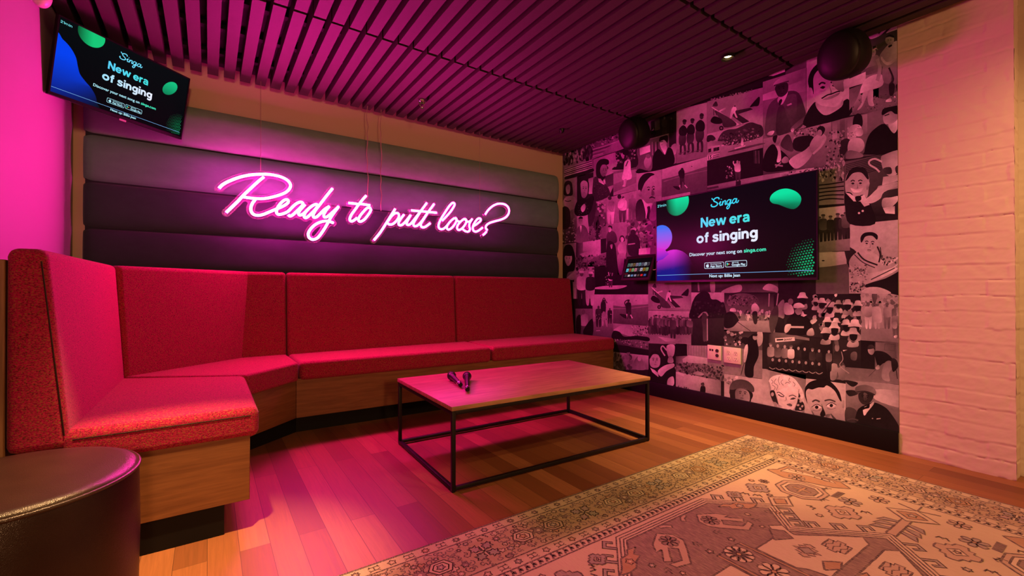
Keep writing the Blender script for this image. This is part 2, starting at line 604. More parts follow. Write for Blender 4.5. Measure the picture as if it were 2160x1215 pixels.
# ------------------------------------------------------------------ wall of black and white photographs
class Print:
    """Draws grey shapes of the wallpaper in the frame of one corner of the wall."""
    def __init__(self, sheet, x0, y0, s):
        self.s, self.k = sheet, (x0, y0, s)

    def T(self, pts):
        x0, y0, s = self.k
        return [(x0 + x / s, y0 + y / s) for x, y in pts]

    @staticmethod
    def g(v):
        v = 0.008 + 1.0 * max(0.0, min(1.0, v)) ** 1.75
        return (v, v * 0.985, v * 0.96)

    def new(self):
        self.s.reset(0.0003)

    def q(self, pts, *gs):
        """A photograph's own ground; starts a fresh stack. One grey or one per corner."""
        self.new()
        gs = gs if len(gs) == len(pts) else [gs[0]] * (len(pts) // 2) + [gs[-1]] * (len(pts) - len(pts) // 2)
        self.s.poly(self.T(pts), [self.g(v) for v in gs])

    def p(self, pts, v, sm=True, k=4):
        if sm:
            pts = catmull(pts, k, True)
        if not isinstance(v, (list, tuple)):
            # every exposure has its own soft falloff across a shape
            self.n = getattr(self, 'n', 0) + 1
            a = self.n * 2.399
            xs = [p[0] for p in pts]; ys = [p[1] for p in pts]
            mx, my = (min(xs) + max(xs)) / 2, (min(ys) + max(ys)) / 2
            hw = max(max(xs) - min(xs), max(ys) - min(ys), 1) / 2
            self.s.poly(self.T(pts), [self.g(v * (1 + 0.24 * ((p[0] - mx) * math.cos(a) + (p[1] - my) * math.sin(a)) / hw)) for p in pts])
            return
        self.s.poly(self.T(pts), [self.g(v[0] + (v[1] - v[0]) * (p[1] - min(q[1] for q in pts)) / (max(q[1] for q in pts) - min(q[1] for q in pts))) for p in pts])

    def e(self, x, y, rx, ry, v, rot=0.0):
        self.s.poly(self.T(ellipse(x, y, rx, ry, rot, 14 if rx > 12 else 9)), self.g(v))

    def l(self, pts, w, v, sm=True):
        if sm and len(pts) > 2:
            pts = catmull(pts, 4)
        self.s.line(self.T(pts), w / self.k[2], self.g(v))

    def spk(self, quad, n, s0, s1, g0, g1, seed, asp=1.0, rows=False):
        r = random.Random(seed)
        a, b, c, d = [Vector(p) for p in quad]
        todo = sorted([(r.random(), r.random()) for _ in range(n)], key=lambda t: t[1]) if rows else [(r.random(), r.random()) for _ in range(n)]
        for i, (u, v) in enumerate(todo):
            p = (a * (1 - u) + b * u) * (1 - v) + (d * (1 - u) + c * u) * v
            sz = r.uniform(s0, s1)
            pts = [(p.x + sz * math.cos(t) * r.uniform(0.6, 1.2), p.y + sz * asp * math.sin(t) * r.uniform(0.6, 1.2)) for t in [2 * PI * j / 7 for j in range(7)]]
            if i % 6 == 0:
                self.s.layer(0.5)
            self.s.poly(self.T(pts), self.g(r.uniform(g0, g1)), bump=False)
        self.s.layer()

    def man(self, x, y, h, top=0.1, bot=0.15, skin=0.5, lean=0.0, hat=None, arms=None):
        """A small standing figure, feet at x, y."""
        L = lean * h
        self.p([(x - .10 * h, y), (x - .13 * h, y - .25 * h), (x - .12 * h + L * .5, y - .5 * h), (x + .12 * h + L * .5, y - .5 * h), (x + .13 * h, y - .25 * h), (x + .11 * h, y), (x + .03 * h, y), (x, y - .35 * h), (x - .03 * h, y)], bot)
        self.p([(x - .12 * h + L * .5, y - .45 * h), (x - .15 * h + L, y - .68 * h), (x - .12 * h + L, y - .82 * h), (x + L, y - .85 * h), (x + .12 * h + L, y - .82 * h), (x + .15 * h + L, y - .68 * h), (x + .12 * h + L * .5, y - .45 * h)], top)
        self.e(x + L * 1.15, y - .91 * h, .055 * h, .075 * h, skin)
        if hat is not None:
            self.p([(x - .07 * h + L * 1.15, y - .94 * h), (x - .05 * h + L * 1.15, y - 1.0 * h), (x + .05 * h + L * 1.15, y - 1.0 * h), (x + .07 * h + L * 1.15, y - .94 * h)], hat)
        if arms:
            for a in arms:
                self.l([(x + L + p[0] * h, y - p[1] * h) for p in a], .055 * h, skin if a is arms[-1] else top)

    def face(self, x, y, w, h, rot=0.0, skin=0.62, dark=0.12, side=0, lids=False, mouth=True):
        """Generic features on a head: brows, eyes, nose, mouth. w, h are half sizes."""
        c, s = math.cos(rot), math.sin(rot)
        R = lambda pts: [(x + a * w * c - b * h * s, y + a * w * s + b * h * c) for a, b in pts]
        o = side * 0.18
        for sg in (-1, 1):
            ex = o + sg * 0.40
            self.l(R([(ex - .22, -.16 + .03 * sg * side), (ex, -.24), (ex + .22, -.17)]), w * .11, dark)
            if lids:
                self.l(R([(ex - .2, 0.0), (ex, .05), (ex + .2, -.02)]), w * .07, dark)
            else:
                self.p(R([(ex - .18, -.02), (ex, -.08), (ex + .18, -.02), (ex, .05)]), dark + .05)
                self.p(R([(ex - .04, -.06), (ex + .07, -.06), (ex + .07, .04), (ex - .04, .04)]), dark * .4)
            self.l(R([(ex - .2, .12), (ex, .16), (ex + .18, .11)]), w * .04, skin * .72)
        self.p(R([(o + .03, -.10), (o + .16, .24), (o + .12, .33), (o - .02, .34), (o + .06, .22)]), skin * .66)
        if mouth:
            self.l(R([(o - .26, .56), (o, .53), (o + .26, .56)]), w * .075, dark)
            self.l(R([(o - .15, .64), (o + .15, .64)]), w * .05, skin * .7)


def draw_wallpaper():
    S = Sheet(lambda u, v, lift: at(u, v, X=XR - 0.0008 - lift))
    A = Print(S, 1180, 280, 6.073); B = Print(S, 1180, 430, 6.073); D = Print(S, 1340, 200, 5.521)
    E = Print(S, 1590, 90, 3.919); F = Print(S, 1200, 580, 6.078); G = Print(S, 1360, 580, 4.339)
    H = Print(S, 1620, 600, 6.076); I = Print(S, 1600, 760, 6.968); J = Print(S, 1700, 380, 3.573); K = Print(S, 1700, 40, 7.595)

    # --- far top corner: woods and boats, a lawn and house
    A.q([(30, 250), (425, 110), (432, 520), (30, 610)], .42, .42, .5, .5)
    A.spk([(40, 260), (420, 120), (420, 330), (40, 420)], 130, 8, 22, .02, .25, 1, 2.2)
    A.spk([(70, 270), (300, 190), (300, 330), (70, 400)], 40, 4, 9, .5, .8, 2, 3.5)
    for k in range(11):
        A.l([(60, 470 + k * 11), (200, 420 + k * 12), (420, 350 + k * 13)], 5 + k % 3 * 3, .08 if k % 2 else .78)
    A.p([(90, 560), (300, 500), (420, 455), (430, 500), (230, 560), (80, 600)], .08)
    A.q([(425, 110), (840, -40), (850, 205), (425, 345)], .22, .3, .55, .5)
    A.spk([(425, 120), (830, -30), (830, 60), (425, 190)], 70, 8, 20, .03, .7, 3, .8)
    for k in range(6):
        A.l([(425, 215 + k * 22), (640, 150 + k * 22), (830, 70 + k * 22)], 9, (.75, .18, .6, .3, .68, .5)[k])
    A.p([(660, 160), (800, 80), (835, 130), (830, 200), (560, 280)], .52)
    # --- woman in a chequered jacket
    A.q([(432, 335), (692, 240), (692, 690), (640, 800), (640, 830), (440, 880)], .5, .68, .5, .6, .3, .4)
    A.p([(580, 560), (692, 515), (692, 670), (600, 700)], .2, False)
    A.p([(470, 540), (468, 450), (480, 390), (520, 345), (580, 333), (630, 352), (632, 400), (605, 415), (628, 450), (600, 500), (575, 600), (500, 620)], .07)
    A.p([(545, 415), (590, 410), (612, 440), (612, 490), (595, 540), (562, 562), (535, 540), (520, 480)], [.5, .34])
    A.face(575, 478, 40, 80, .05, .45, .1, .6)
    A.p([(438, 590), (500, 578), (560, 650), (600, 665), (645, 800), (438, 872)], .15)
    A.spk([(445, 620), (590, 690), (620, 800), (445, 850)], 70, 3, 6, .04, .3, 4)
    A.p([(495, 585), (530, 590), (575, 668), (540, 650), (505, 630)], .85, False)
    A.p([(575, 668), (565, 595), (590, 620)], .75, False)
    # --- woman in a long white dress
    A.q([(692, 240), (988, 130), (988, 735), (692, 805)], .6, .6, .5, .55)
    A.p([(725, 250), (860, 200), (985, 260), (985, 440), (692, 475), (700, 440), (735, 420)], .08)
    A.spk([(730, 250), (980, 190), (980, 330), (720, 400)], 46, 8, 22, .04, .65, 5)
    A.p([(692, 500), (985, 440), (985, 465), (692, 530)], .35, False)
    A.p([(690, 660), (985, 560), (985, 640), (690, 770)], .42, False)
    A.e(812, 285, 24, 30, .62); A.e(850, 250, 46, 40, .06)
    A.p([(838, 370), (905, 355), (915, 470), (922, 585), (805, 602), (822, 480)], .88)
    A.l([(880, 360), (850, 430)], 14, .2)
    A.p([(828, 600), (862, 598), (852, 660), (842, 690), (805, 685), (822, 660)], .75)
    # --- lady and balding man at the far edge
    A.q([(30, 605), (225, 570), (225, 1050), (30, 1215)], .5, .55, .4, .2)
    A.p([(58, 700), (70, 640), (110, 612), (155, 635), (168, 700), (165, 800), (62, 800)], .1)
    A.p([(85, 690), (120, 660), (138, 700), (130, 770), (100, 785), (84, 740)], .55); A.face(110, 720, 22, 52, 0, .55, .15, .4)
    A.p([(45, 880), (90, 820), (170, 812), (215, 850), (215, 950), (120, 1000), (45, 960)], .62); A.l([(70, 870), (110, 880), (150, 868)], 10, .1)
    A.p([(40, 960), (130, 985), (130, 1200), (30, 1215)], .1)
    A.q([(228, 560), (432, 505), (440, 865), (365, 885), (372, 1040), (228, 1068)], .08, .1, .1, .1, .05, .05)
    A.p([(370, 590), (432, 570), (432, 780), (375, 785)], .62, False)
    A.p([(238, 760), (240, 660), (265, 610), (320, 592), (365, 615), (380, 670), (372, 780), (340, 840), (270, 830)], .08)
    A.p([(272, 700), (275, 640), (310, 612), (355, 632), (365, 690), (360, 780), (325, 835), (285, 815)], [.75, .4]); A.face(320, 715, 44, 100, .05, .6, .08, .4)
    A.p([(190, 1000), (225, 880), (280, 850), (360, 850), (420, 800), (440, 865), (380, 1040), (230, 1065)], .05)
    A.p([(275, 960), (320, 910), (335, 950), (320, 1000), (290, 1015)], .75); A.spk([(235, 900), (370, 900), (370, 1030), (240, 1050)], 40, 2, 4, .3, .5, 6)
    # --- people in pale dresses
    A.q([(440, 880), (640, 828), (988, 738), (988, 1100), (865, 1125), (600, 1180), (390, 1200), (375, 890)], .5, .55, .6, .45, .5, .45, .3, .3)
    A.man(490, 1240, 400, .22, .18, .5, .05); A.p([(370, 900), (470, 880), (440, 1130), (375, 1200)], .14)
    A.spk([(480, 880), (600, 850), (600, 1100), (520, 1100)], 20, 8, 26, .4, .7, 7)
    for (x, h, t, b, sk) in ((655, 330, .62, .8, .5), (805, 330, .8, .25, .2), (925, 330, .4, .35, .5)):
        A.man(x, 1160 - (x - 655) * .15, h, t, b, sk, .03)
    for k in range(5):
        A.l([(640 + k * 14, 880), (625 + k * 16, 960), (660 + k * 8, 1010)], 4, .25)
    A.e(768, 820, 26, 28, .1); A.e(645, 838, 24, 24, .15)
    A.p([(760, 880), (840, 830), (830, 900), (800, 960), (750, 960)], .85)
    A.p([(860, 975), (885, 970), (885, 1110), (862, 1115)], .75, False)
    # --- man with slick hair, in suit and tie
    A.q([(988, 520), (1310, 440), (1310, 1110), (985, 1120)], .66, .66, .3, .3)
    A.p([(1235, 820), (1310, 805), (1310, 1110), (1240, 1110)], .5, False)
    A.p([(1022, 800), (1008, 680), (1025, 590), (1080, 530), (1160, 514), (1225, 540), (1250, 600), (1250, 700), (1235, 800), (1215, 870), (1170, 912), (1120, 905), (1060, 850)], [.68, .4])
    A.p([(1012, 740), (1008, 660), (1030, 585), (1085, 528), (1165, 512), (1220, 535), (1170, 560), (1120, 610), (1090, 650), (1065, 710), (1050, 750), (1040, 790)], .06)
    A.p([(1005, 745), (1035, 735), (1055, 800), (1030, 818), (1008, 790)], .5)
    A.face(1165, 730, 80, 165, -.12, .6, .05, .75)
    A.p([(1185, 730), (1215, 760), (1215, 800), (1180, 800)], .3); A.l([(1150, 838), (1185, 826), (1225, 838)], 13, .06)
    A.p([(1062, 860), (1120, 905), (1190, 905), (1195, 1000), (1130, 1090), (1090, 1060)], .82)
    A.p([(1125, 950), (1160, 945), (1165, 1010), (1150, 1100), (1115, 1090), (1130, 1000)], .12)
    A.p([(985, 905), (1060, 862), (1105, 1090), (985, 1120)], [.07, .2]); A.p([(1195, 910), (1236, 900), (1236, 1110), (1150, 1100)], .4)
    # --- second row at the far side
    B.q([(30, 120), (225, 115), (225, 490), (30, 510)], .2, .4, .2, .15)
    B.spk([(30, 120), (215, 120), (210, 480), (30, 500)], 120, 5, 15, .02, .7, 8)
    B.q([(225, 160), (382, 133), (382, 470), (215, 492)], .7, .72, .5, .3)
    B.p([(215, 490), (225, 330), (265, 280), (310, 275), (355, 330), (375, 470)], .34); B.p([(262, 290), (285, 285), (275, 370)], .85)
    B.p([(245, 230), (245, 185), (270, 165), (298, 180), (300, 230), (285, 270), (258, 265)], .5); B.p([(243, 190), (270, 160), (300, 175), (295, 190)], .08); B.face(272, 220, 24, 50, 0, .5, .1, 0)
    B.q([(385, 120), (600, 100), (600, 440), (385, 480)], .4, .48, .35, .3)
    B.p([(440, 80), (490, 20), (540, 40), (555, 120), (500, 150), (520, 300), (505, 440), (470, 450), (470, 300), (450, 160)], .12)
    B.p([(500, 160), (560, 150), (590, 260), (540, 300)], .22); B.spk([(385, 280), (600, 250), (600, 440), (385, 480)], 40, 6, 14, .05, .5, 9)
    B.q([(865, 150), (1236, 150), (1236, 640), (850, 680)], .3, .32, .35, .35)
    B.spk([(870, 230), (1230, 200), (1230, 560), (870, 600)], 90, 14, 34, .08, .66, 10, 1.1, True)
    B.p([(890, 650), (870, 470), (910, 390), (990, 400), (1030, 480), (1020, 660)], .1); B.p([(905, 330), (960, 300), (985, 330), (960, 350)], .6); B.e(945, 365, 34, 36, .12); B.l([(880, 520), (970, 508)], 14, .65)
    B.p([(1020, 575), (1165, 560), (1160, 640), (1015, 650)], .8, False)
    B.q([(600, 265), (865, 220), (865, 660), (800, 930), (600, 930)], .45, .58, .5, .2, .15)
    B.p([(610, 500), (605, 400), (640, 350), (700, 355), (735, 420), (735, 490), (690, 510), (650, 520)], .2); B.p([(625, 300), (645, 285), (670, 310), (660, 350), (635, 360)], .7); B.p([(620, 300), (640, 275), (675, 290), (672, 330), (655, 300)], .08)
    B.p([(610, 510), (700, 505), (730, 640), (740, 930), (610, 930)], .07); B.p([(650, 530), (680, 520), (670, 580)], .6)
    B.p([(770, 480), (775, 420), (805, 402), (832, 425), (835, 480)], .15); B.p([(783, 440), (808, 425), (825, 450), (815, 485), (790, 485)], .7)
    B.p([(745, 560), (780, 500), (840, 490), (858, 560), (850, 640), (770, 640)], .62); B.p([(745, 660), (850, 640), (830, 720), (800, 900), (760, 880)], [.6, .25])
    B.q([(215, 495), (528, 455), (530, 640), (600, 620), (600, 800), (215, 810)], .1, .7, .6, .4, .2, .15)
    B.p([(302, 492), (525, 458), (525, 600), (300, 610)], .66, False); B.p([(265, 640), (450, 580), (510, 620), (505, 660), (270, 680)], .6, False)
    B.spk([(215, 670), (600, 640), (600, 800), (215, 800)], 80, 7, 18, .04, .4, 11)
    B.q([(30, 520), (215, 497), (208, 965), (30, 985)], .4, .5, .4, .2)
    B.p([(42, 960), (45, 700), (60, 560), (110, 518), (160, 540), (190, 620), (205, 720), (190, 850), (110, 880), (80, 980)], .05)
    B.p([(68, 680), (110, 640), (155, 660), (160, 720), (130, 785), (100, 790), (75, 740)], .66); B.p([(60, 650), (100, 600), (165, 620), (160, 665), (75, 665)], .05); B.face(112, 700, 44, 80, -.05, .62, .08, 0)
    B.p([(90, 960), (180, 870), (210, 850), (205, 965)], .6)
    # --- two men walking
    B.q([(205, 800), (446, 740), (446, 1215), (170, 1215)], .5, .6, .5, .3)
    B.spk([(215, 770), (440, 740), (440, 880), (215, 900)], 40, 8, 24, .04, .6, 12)
    B.man(285, 1290, 430, .72, .12, .25, 0, .7); B.man(390, 1290, 420, .1, .65, .15, .02, .75)
    B.p([(170, 1000), (215, 1000), (215, 1215), (180, 1215)], .6, False)
    # --- night golfer, far side
    B.q([(446, 800), (600, 790), (840, 700), (1137, 960), (1137, 1158), (446, 1160)], .06, .05, .05, .06, .04, .03)
    B.p([(446, 1075), (600, 1050), (860, 1045), (780, 1085), (640, 1095), (446, 1090)], .66)
    B.man(655, 1065, 190, .8, .2, .5, 0, None, [[(-.1, .75), (-.14, 1.0)], [(.1, .75), (.14, .95)]]); B.spk([(585, 900), (625, 900), (625, 1060), (590, 1060)], 16, 4, 9, .2, .7, 13)
    for k in range(3):
        B.l([(790 + k * 18, 700), (790 + k * 18, 900)], 4, .2)
    # --- golfers under a pale sky
    F.q([(85, 432), (300, 432), (312, 800), (85, 800)], .35, .4, .25, .1)
    F.p([(150, 640), (160, 520), (240, 510), (235, 640)], .55); F.e(186, 475, 22, 34, .3); F.p([(95, 560), (150, 520), (150, 760), (100, 760)], .05); F.p([(190, 700), (300, 560), (305, 770), (200, 770)], .05)
    F.q([(300, 250), (568, 250), (568, 810), (312, 790)], .7, .7, .3, .35)
    F.p([(305, 600), (568, 570), (568, 805), (312, 785)], [.42, .25], False)
    F.man(380, 660, 270, .15, .12, .2); F.man(525, 620, 200, .1, .12, .2); F.p([(415, 480), (412, 350), (470, 350), (468, 485)], .1); F.l([(420, 360), (440, 305), (455, 300), (475, 340), (492, 362)], 12, .15); F.e(448, 335, 16, 18, .12); F.p([(430, 485), (468, 485), (495, 650), (478, 650), (450, 540), (445, 640), (425, 640)], .55)
    F.spk([(320, 480), (560, 470), (560, 560), (330, 600)], 16, 5, 11, .2, .75, 14); F.l([(350, 715), (400, 712)], 7, .75)
    F.q([(568, 250), (1018, 250), (1018, 660), (568, 620)], .66, .68, .3, .4)
    F.p([(568, 390), (700, 408), (850, 385), (1018, 375), (1018, 655), (568, 620)], [.34, .2], False); F.l([(570, 430), (760, 430), (1018, 400)], 8, .5)
    F.man(768, 555, 240, .1, .12, .15, -.02, .1); F.l([(735, 410), (715, 355), (745, 325), (775, 340)], 13, .12); F.l([(745, 500), (738, 555)], 14, .75); F.l([(790, 510), (815, 555)], 14, .75)
    F.p([(650, 500), (730, 510), (740, 560), (690, 540)], .08); F.e(862, 330, 7, 4, .1)
    # --- car rally and stand
    F.q([(560, 620), (1022, 630), (1022, 960), (585, 890)], .5, .55, .3, .1)
    F.p([(575, 700), (700, 640), (800, 680), (840, 780), (760, 780), (620, 730)], .62)
    F.spk([(800, 650), (1020, 640), (1020, 790), (830, 770)], 90, 6, 12, .04, .75, 15); F.p([(570, 720), (650, 730), (710, 790), (860, 780), (1020, 800), (1020, 850), (860, 830), (570, 830)], .05)
    F.spk([(580, 820), (1020, 860), (1020, 940), (590, 870)], 60, 6, 13, .05, .66, 16)
    F.q([(585, 890), (1022, 945), (1022, 1035), (585, 990)], .06, .07, .05, .05)
    F.q([(570, 985), (1022, 1035), (1022, 1215), (570, 1215)], .4, .66, .4, .3)
    F.spk([(580, 1000), (790, 1010), (830, 1200), (580, 1200)], 60, 12, 26, .12, .4, 17, 1.6); F.p([(815, 1200), (850, 1080), (910, 1040), (960, 1130), (980, 1215)], .4); F.e(905, 1070, 26, 36, .6)
    # --- upper middle: dark street, man in top hat, three men
    D.q([(0, 300), (478, 165), (478, 440), (0, 560)], .05, .07, .08, .04)
    D.p([(150, 300), (280, 270), (290, 400), (160, 440)], .22, False); D.p([(180, 310), (225, 300), (230, 400), (185, 410)], .05, False); D.man(340, 470, 220, .12, .1, .25); D.man(420, 440, 180, .06, .06, .2); D.l([(160, 520), (390, 455)], 10, .45)
    D.p([(480, 175), (640, 130), (650, 105), (480, 150)], .5, False)
    D.q([(0, 640), (60, 560), (395, 455), (478, 440), (478, 795), (35, 918), (0, 900)], .25, .3, .3, .3, .5, .1, .3)
    D.p([(50, 625), (172, 585), (176, 662), (55, 705)], .85, False)
    for k, v in enumerate((.5, .2, .55, .15)):
        D.p([(190 + k * 20, 550), (205 + k * 20, 545), (208 + k * 20, 700), (194 + k * 20, 705)], v, False)
    D.p([(390, 460), (475, 440), (475, 600), (395, 610)], .08, False); D.p([(420, 600), (475, 570), (475, 680), (430, 690)], .6)
    D.p([(100, 780), (140, 705), (178, 715), (190, 780), (160, 850), (120, 850)], .6); D.e(150, 715, 28, 26, .4)
    D.p([(185, 880), (205, 720), (270, 630), (345, 700), (385, 612), (440, 660), (425, 830), (40, 915), (45, 860)], .03)
    D.p([(290, 590), (288, 550), (325, 520), (365, 530), (362, 590), (330, 622), (300, 620)], .68); D.l([(292, 548), (325, 540)], 9, .1); D.l([(300, 585), (318, 582)], 5, .2); D.p([(280, 545), (285, 500), (330, 478), (382, 480), (375, 560), (355, 540), (330, 525)], .04)
    D.p([(300, 625), (365, 590), (372, 620), (345, 698)], .85, False)
    D.q([(480, 178), (836, 88), (836, 720), (480, 800)], .62, .62, .48, .5)
    D.p([(480, 640), (836, 570), (836, 718), (480, 798)], [.5, .42], False)
    for (x, y, h, hw) in ((548, 690, 400, 1), (640, 668, 390, 1), (748, 660, 440, 1.15)):
        D.p([(x - 28 * hw, y - h * .58), (x - 42 * hw, y - h * .42), (x - 30, y - h * .26), (x + 20, y - h * .26), (x + 45 * hw, y - h * .4), (x + 36 * hw, y - h * .58)], .17)
        D.p([(x - 25, y - h * .26), (x - 30, y - 20), (x - 44, y), (x - 10, y), (x - 5, y - h * .2), (x + 10, y - h * .25), (x + 20, y - 20), (x + 10, y + 2), (x + 40, y), (x + 38, y - h * .27)], .14)
        D.p([(x - 30 * hw, y - h * .55), (x - 38 * hw, y - h * .72), (x + 10, y - h * .84), (x + 52 * hw, y - h * .74), (x + 44 * hw, y - h * .55)], .06)
        D.e(x + 24, y - h * .92, 20 * hw, 27 * hw, .16); D.p([(x + 2, y - h * .94), (x + 14, y - h * 1.01), (x + 44, y - h * 1.0), (x + 48, y - h * .94)], .1)
    D.l([(520, 400), (545, 430), (520, 450)], 16, .08); D.l([(500, 690), (640, 640)], 8, .3); D.l([(600, 690), (760, 640)], 8, .3)
    # --- aeroplane with a golfer on the wing
    for (Q, sx_, sy_, ox, oy) in ((D, 1, 1, 0, 0), (G, .604, .61, -480, 20)):
        def z(pts, f=(lambda x, y: None)):
            return [(sx_ * x + ox, sy_ * y + oy) for x, y in pts]
        if Q is D:
            Q.q([(838, 78), (1487, -85), (1487, 290), (838, 458)], .5, .55, .5, .45)
            t = lambda pts: pts
        else:
            Q.q([(32, 55), (426, 58), (426, 330), (32, 322)], .45, .45, .5, .5)
            t = lambda pts: [(32 + (x - 838) * .606, 62 + (y - 78 + (x - 838) * .25) * .66) for x, y in pts]
        Q.p(t([(1180, 180), (1340, 130), (1487, 100), (1487, 300), (1230, 345)]), .56, False)
        Q.p(t([(1140, 190), (1340, 150), (1370, 170), (1200, 225), (1330, 310), (1250, 335), (1120, 240)]), .14, False)
        Q.p(t([(1335, 140), (1400, 60), (1440, 22), (1452, 50), (1435, 125), (1380, 135)]), .06)
        Q.p(t([(880, 140), (905, 145), (1215, 345), (1180, 358)]), .85, False)
        Q.p(t([(920, 180), (1100, 270), (1180, 350), (1040, 380), (1000, 300)]), .2)
        Q.p(t([(880, 290), (920, 250), (1000, 280), (1010, 330), (940, 340), (885, 320)]), .05)
        Q.e(*t([(1002, 388)])[0], 26 if Q is D else 17, 28 if Q is D else 18, .07); Q.e(*t([(1002, 388)])[0], 12 if Q is D else 7, 13 if Q is D else 8, .4)
        Q.p(t([(975, 185), (1050, 145), (1055, 165), (985, 200)]), .75, False)
        Q.p(t([(1115, 190), (1130, 150), (1165, 135), (1180, 170), (1165, 200), (1190, 262), (1170, 262), (1145, 215), (1120, 270), (1100, 268)]), .85); Q.e(*t([(1160, 132)])[0], 9, 10, .2)
        Q.l(t([(912, 170), (915, 240)]), 8, .15); Q.l(t([(940, 180), (945, 240)]), 8, .15); Q.p(t([(900, 130), (940, 75), (960, 130)]), .15)
    D.q([(838, 52), (1487, -110), (1487, -85), (838, 78)], .06, .06, .05, .05); D.spk([(838, 60), (1400, -70), (1400, -55), (838, 75)], 36, 6, 14, .03, .6, 18)
    # --- trees, picnic and cabin
    D.q([(838, 458), (1487, 288), (1487, 618), (838, 768)], .68, .66, .5, .48)
    D.p([(960, 530), (1010, 440), (1080, 405), (1170, 395), (1250, 360), (1340, 320), (1420, 340), (1480, 370), (1480, 480), (1300, 540), (1090, 590), (980, 560)], .16)
    D.spk([(980, 470), (1470, 360), (1470, 480), (1000, 560)], 110, 6, 16, .05, .42, 19); D.spk([(990, 560), (1470, 450), (1470, 520), (1000, 610)], 60, 5, 12, .1, .85, 20)
    D.p([(840, 480), (900, 470), (935, 520), (840, 550)], .12); D.p([(838, 560), (880, 535), (1062, 545), (985, 585), (838, 605)], .5, False); D.p([(838, 605), (985, 585), (985, 655), (838, 690)], .62, False)
    for x in (850, 910, 945):
        D.p([(x, 632 - (x - 850) * .2), (x + 34, 624 - (x - 850) * .2), (x + 34, 664 - (x - 850) * .2), (x, 674 - (x - 850) * .2)], .1, False)
    D.p([(1230, 585), (1245, 495), (1262, 580)], .85); D.p([(1155, 620), (1285, 585), (1280, 600), (1160, 635)], .88, False); D.p([(1100, 655), (1300, 600), (1480, 560), (1480, 580), (1120, 665)], .25)
    D.p([(838, 705), (985, 662), (985, 722), (838, 768)], .85, False); D.l([(842, 710), (982, 670), (982, 718), (842, 762)], 5, .1, False)
    vs, fs = text_mesh('15', 0.04)
    S.mesh2d(D.T([(848 + x * 42, 752 - y * 44 - x * 12) for x, y in vs]), fs, Print.g(.05))
    for k in range(2):
        D.l([(900, 715 + k * 18), (975, 692 + k * 18)], 8, .12)
    # --- night golfers above the screen
    D.q([(838, 768), (1490, 615), (1490, 965), (838, 1065)], .07, .05, .05, .06)
    D.q([(838, 1062), (1545, 925), (1545, 1000), (838, 1120)], .5, .66, .55, .3)
    D.man(1195, 1000, 240, .82, .2, .6, -.02, None, [[(-.12, .72), (-.2, .86), (-.18, .95)], [(.1, .78), (.1, .95)]])
    D.spk([(1060, 830), (1130, 820), (1140, 980), (1050, 1000)], 24, 6, 13, .12, .75, 21)
    for k in range(4):
        D.l([(1385 + k * 18, 650), (1388 + k * 18, 800)], 5, .5 if k % 2 else .25)
    D.l([(838, 1095), (970, 1070)], 24, .2); D.p([(1170, 1010), (1230, 1000), (1230, 1050), (1170, 1058)], .1, False)
    # --- golfer after the swing, left of the screen top
    D.q([(310, 868), (836, 720), (836, 1125), (640, 1160), (310, 1195)], .74, .72, .3, .3, .35)
    D.p([(310, 985), (420, 960), (620, 900), (836, 832), (836, 1125), (310, 1190)], [.34, .26], False); D.l([(330, 1010), (600, 930), (836, 880)], 10, .44)
    D.p([(525, 1075), (520, 960), (545, 930), (570, 960), (575, 1030), (605, 1080), (585, 1080), (552, 1010), (540, 1080)], .16); D.p([(515, 960), (500, 905), (530, 870), (570, 880), (572, 960), (545, 975)], .08); D.e(546, 870, 17, 20, .1); D.l([(518, 1050), (516, 1100)], 13, .8); D.l([(575, 1050), (605, 1085)], 13, .8); D.p([(440, 1065), (510, 1070), (520, 1105), (480, 1100)], .08); D.e(658, 833, 9, 5, .1)
    D.p([(310, 1195), (640, 1130), (640, 1165), (310, 1230)], .62, False)
    # --- man in flat cap and three piece suit
    E.q([(75, 325), (262, 265), (432, 205), (432, 700), (75, 795)], .5, .55, .45, .6, .4)
    E.p([(75, 430), (432, 300), (432, 400), (75, 480)], .66, False)
    E.p([(262, 240), (262, 265), (435, 205), (435, 120)], .3, False); E.p([(120, 275), (258, 212), (258, 240), (160, 275)], .8, False)
    E.p([(98, 770), (100, 620), (130, 510), (200, 450), (290, 400), (370, 415), (415, 520), (430, 600), (400, 690), (330, 730), (200, 770)], .24)
    E.p([(190, 760), (195, 560), (240, 520), (270, 600), (310, 690), (300, 730)], .19); E.p([(310, 700), (432, 600), (430, 640), (330, 725)], .32)
    E.p([(230, 470), (350, 430), (340, 640), (270, 560)], .28)
    E.p([(198, 490), (205, 450), (270, 395), (278, 425), (235, 510)], .85); E.p([(205, 490), (225, 465), (235, 480), (215, 520)], .1); E.p([(270, 515), (310, 498), (315, 510), (280, 525)], .8, False)
    E.p([(175, 375), (200, 340), (260, 325), (285, 350), (278, 410), (240, 445), (205, 445), (185, 415)], .15); E.face(228, 380, 46, 78, -.15, .3, .05, 0)
    E.p([(160, 358), (180, 320), (230, 285), (280, 280), (298, 300), (285, 325), (220, 340)], .62); E.l([(165, 356), (230, 335), (290, 318)], 10, .2)
    E.p([(110, 760), (130, 735), (170, 730), (150, 765)], .8); E.p([(305, 725), (325, 705), (335, 720), (320, 740)], .8)
    # --- large portrait with thin moustache
    E.q([(436, 130), (790, 30), (788, 605), (434, 692)], .68, .7, .72, .7)
    E.p([(455, 115), (545, 92), (545, 130), (460, 160)], .6, False)
    E.p([(480, 420), (470, 320), (500, 230), (580, 190), (680, 190), (750, 260), (770, 370), (735, 460), (690, 520), (620, 540), (550, 515), (505, 470)], [.62, .8])
    E.p([(470, 400), (448, 320), (470, 240), (520, 180), (590, 140), (690, 130), (760, 200), (775, 280), (740, 250), (660, 200), (580, 205), (520, 240), (492, 300), (495, 420)], .04)
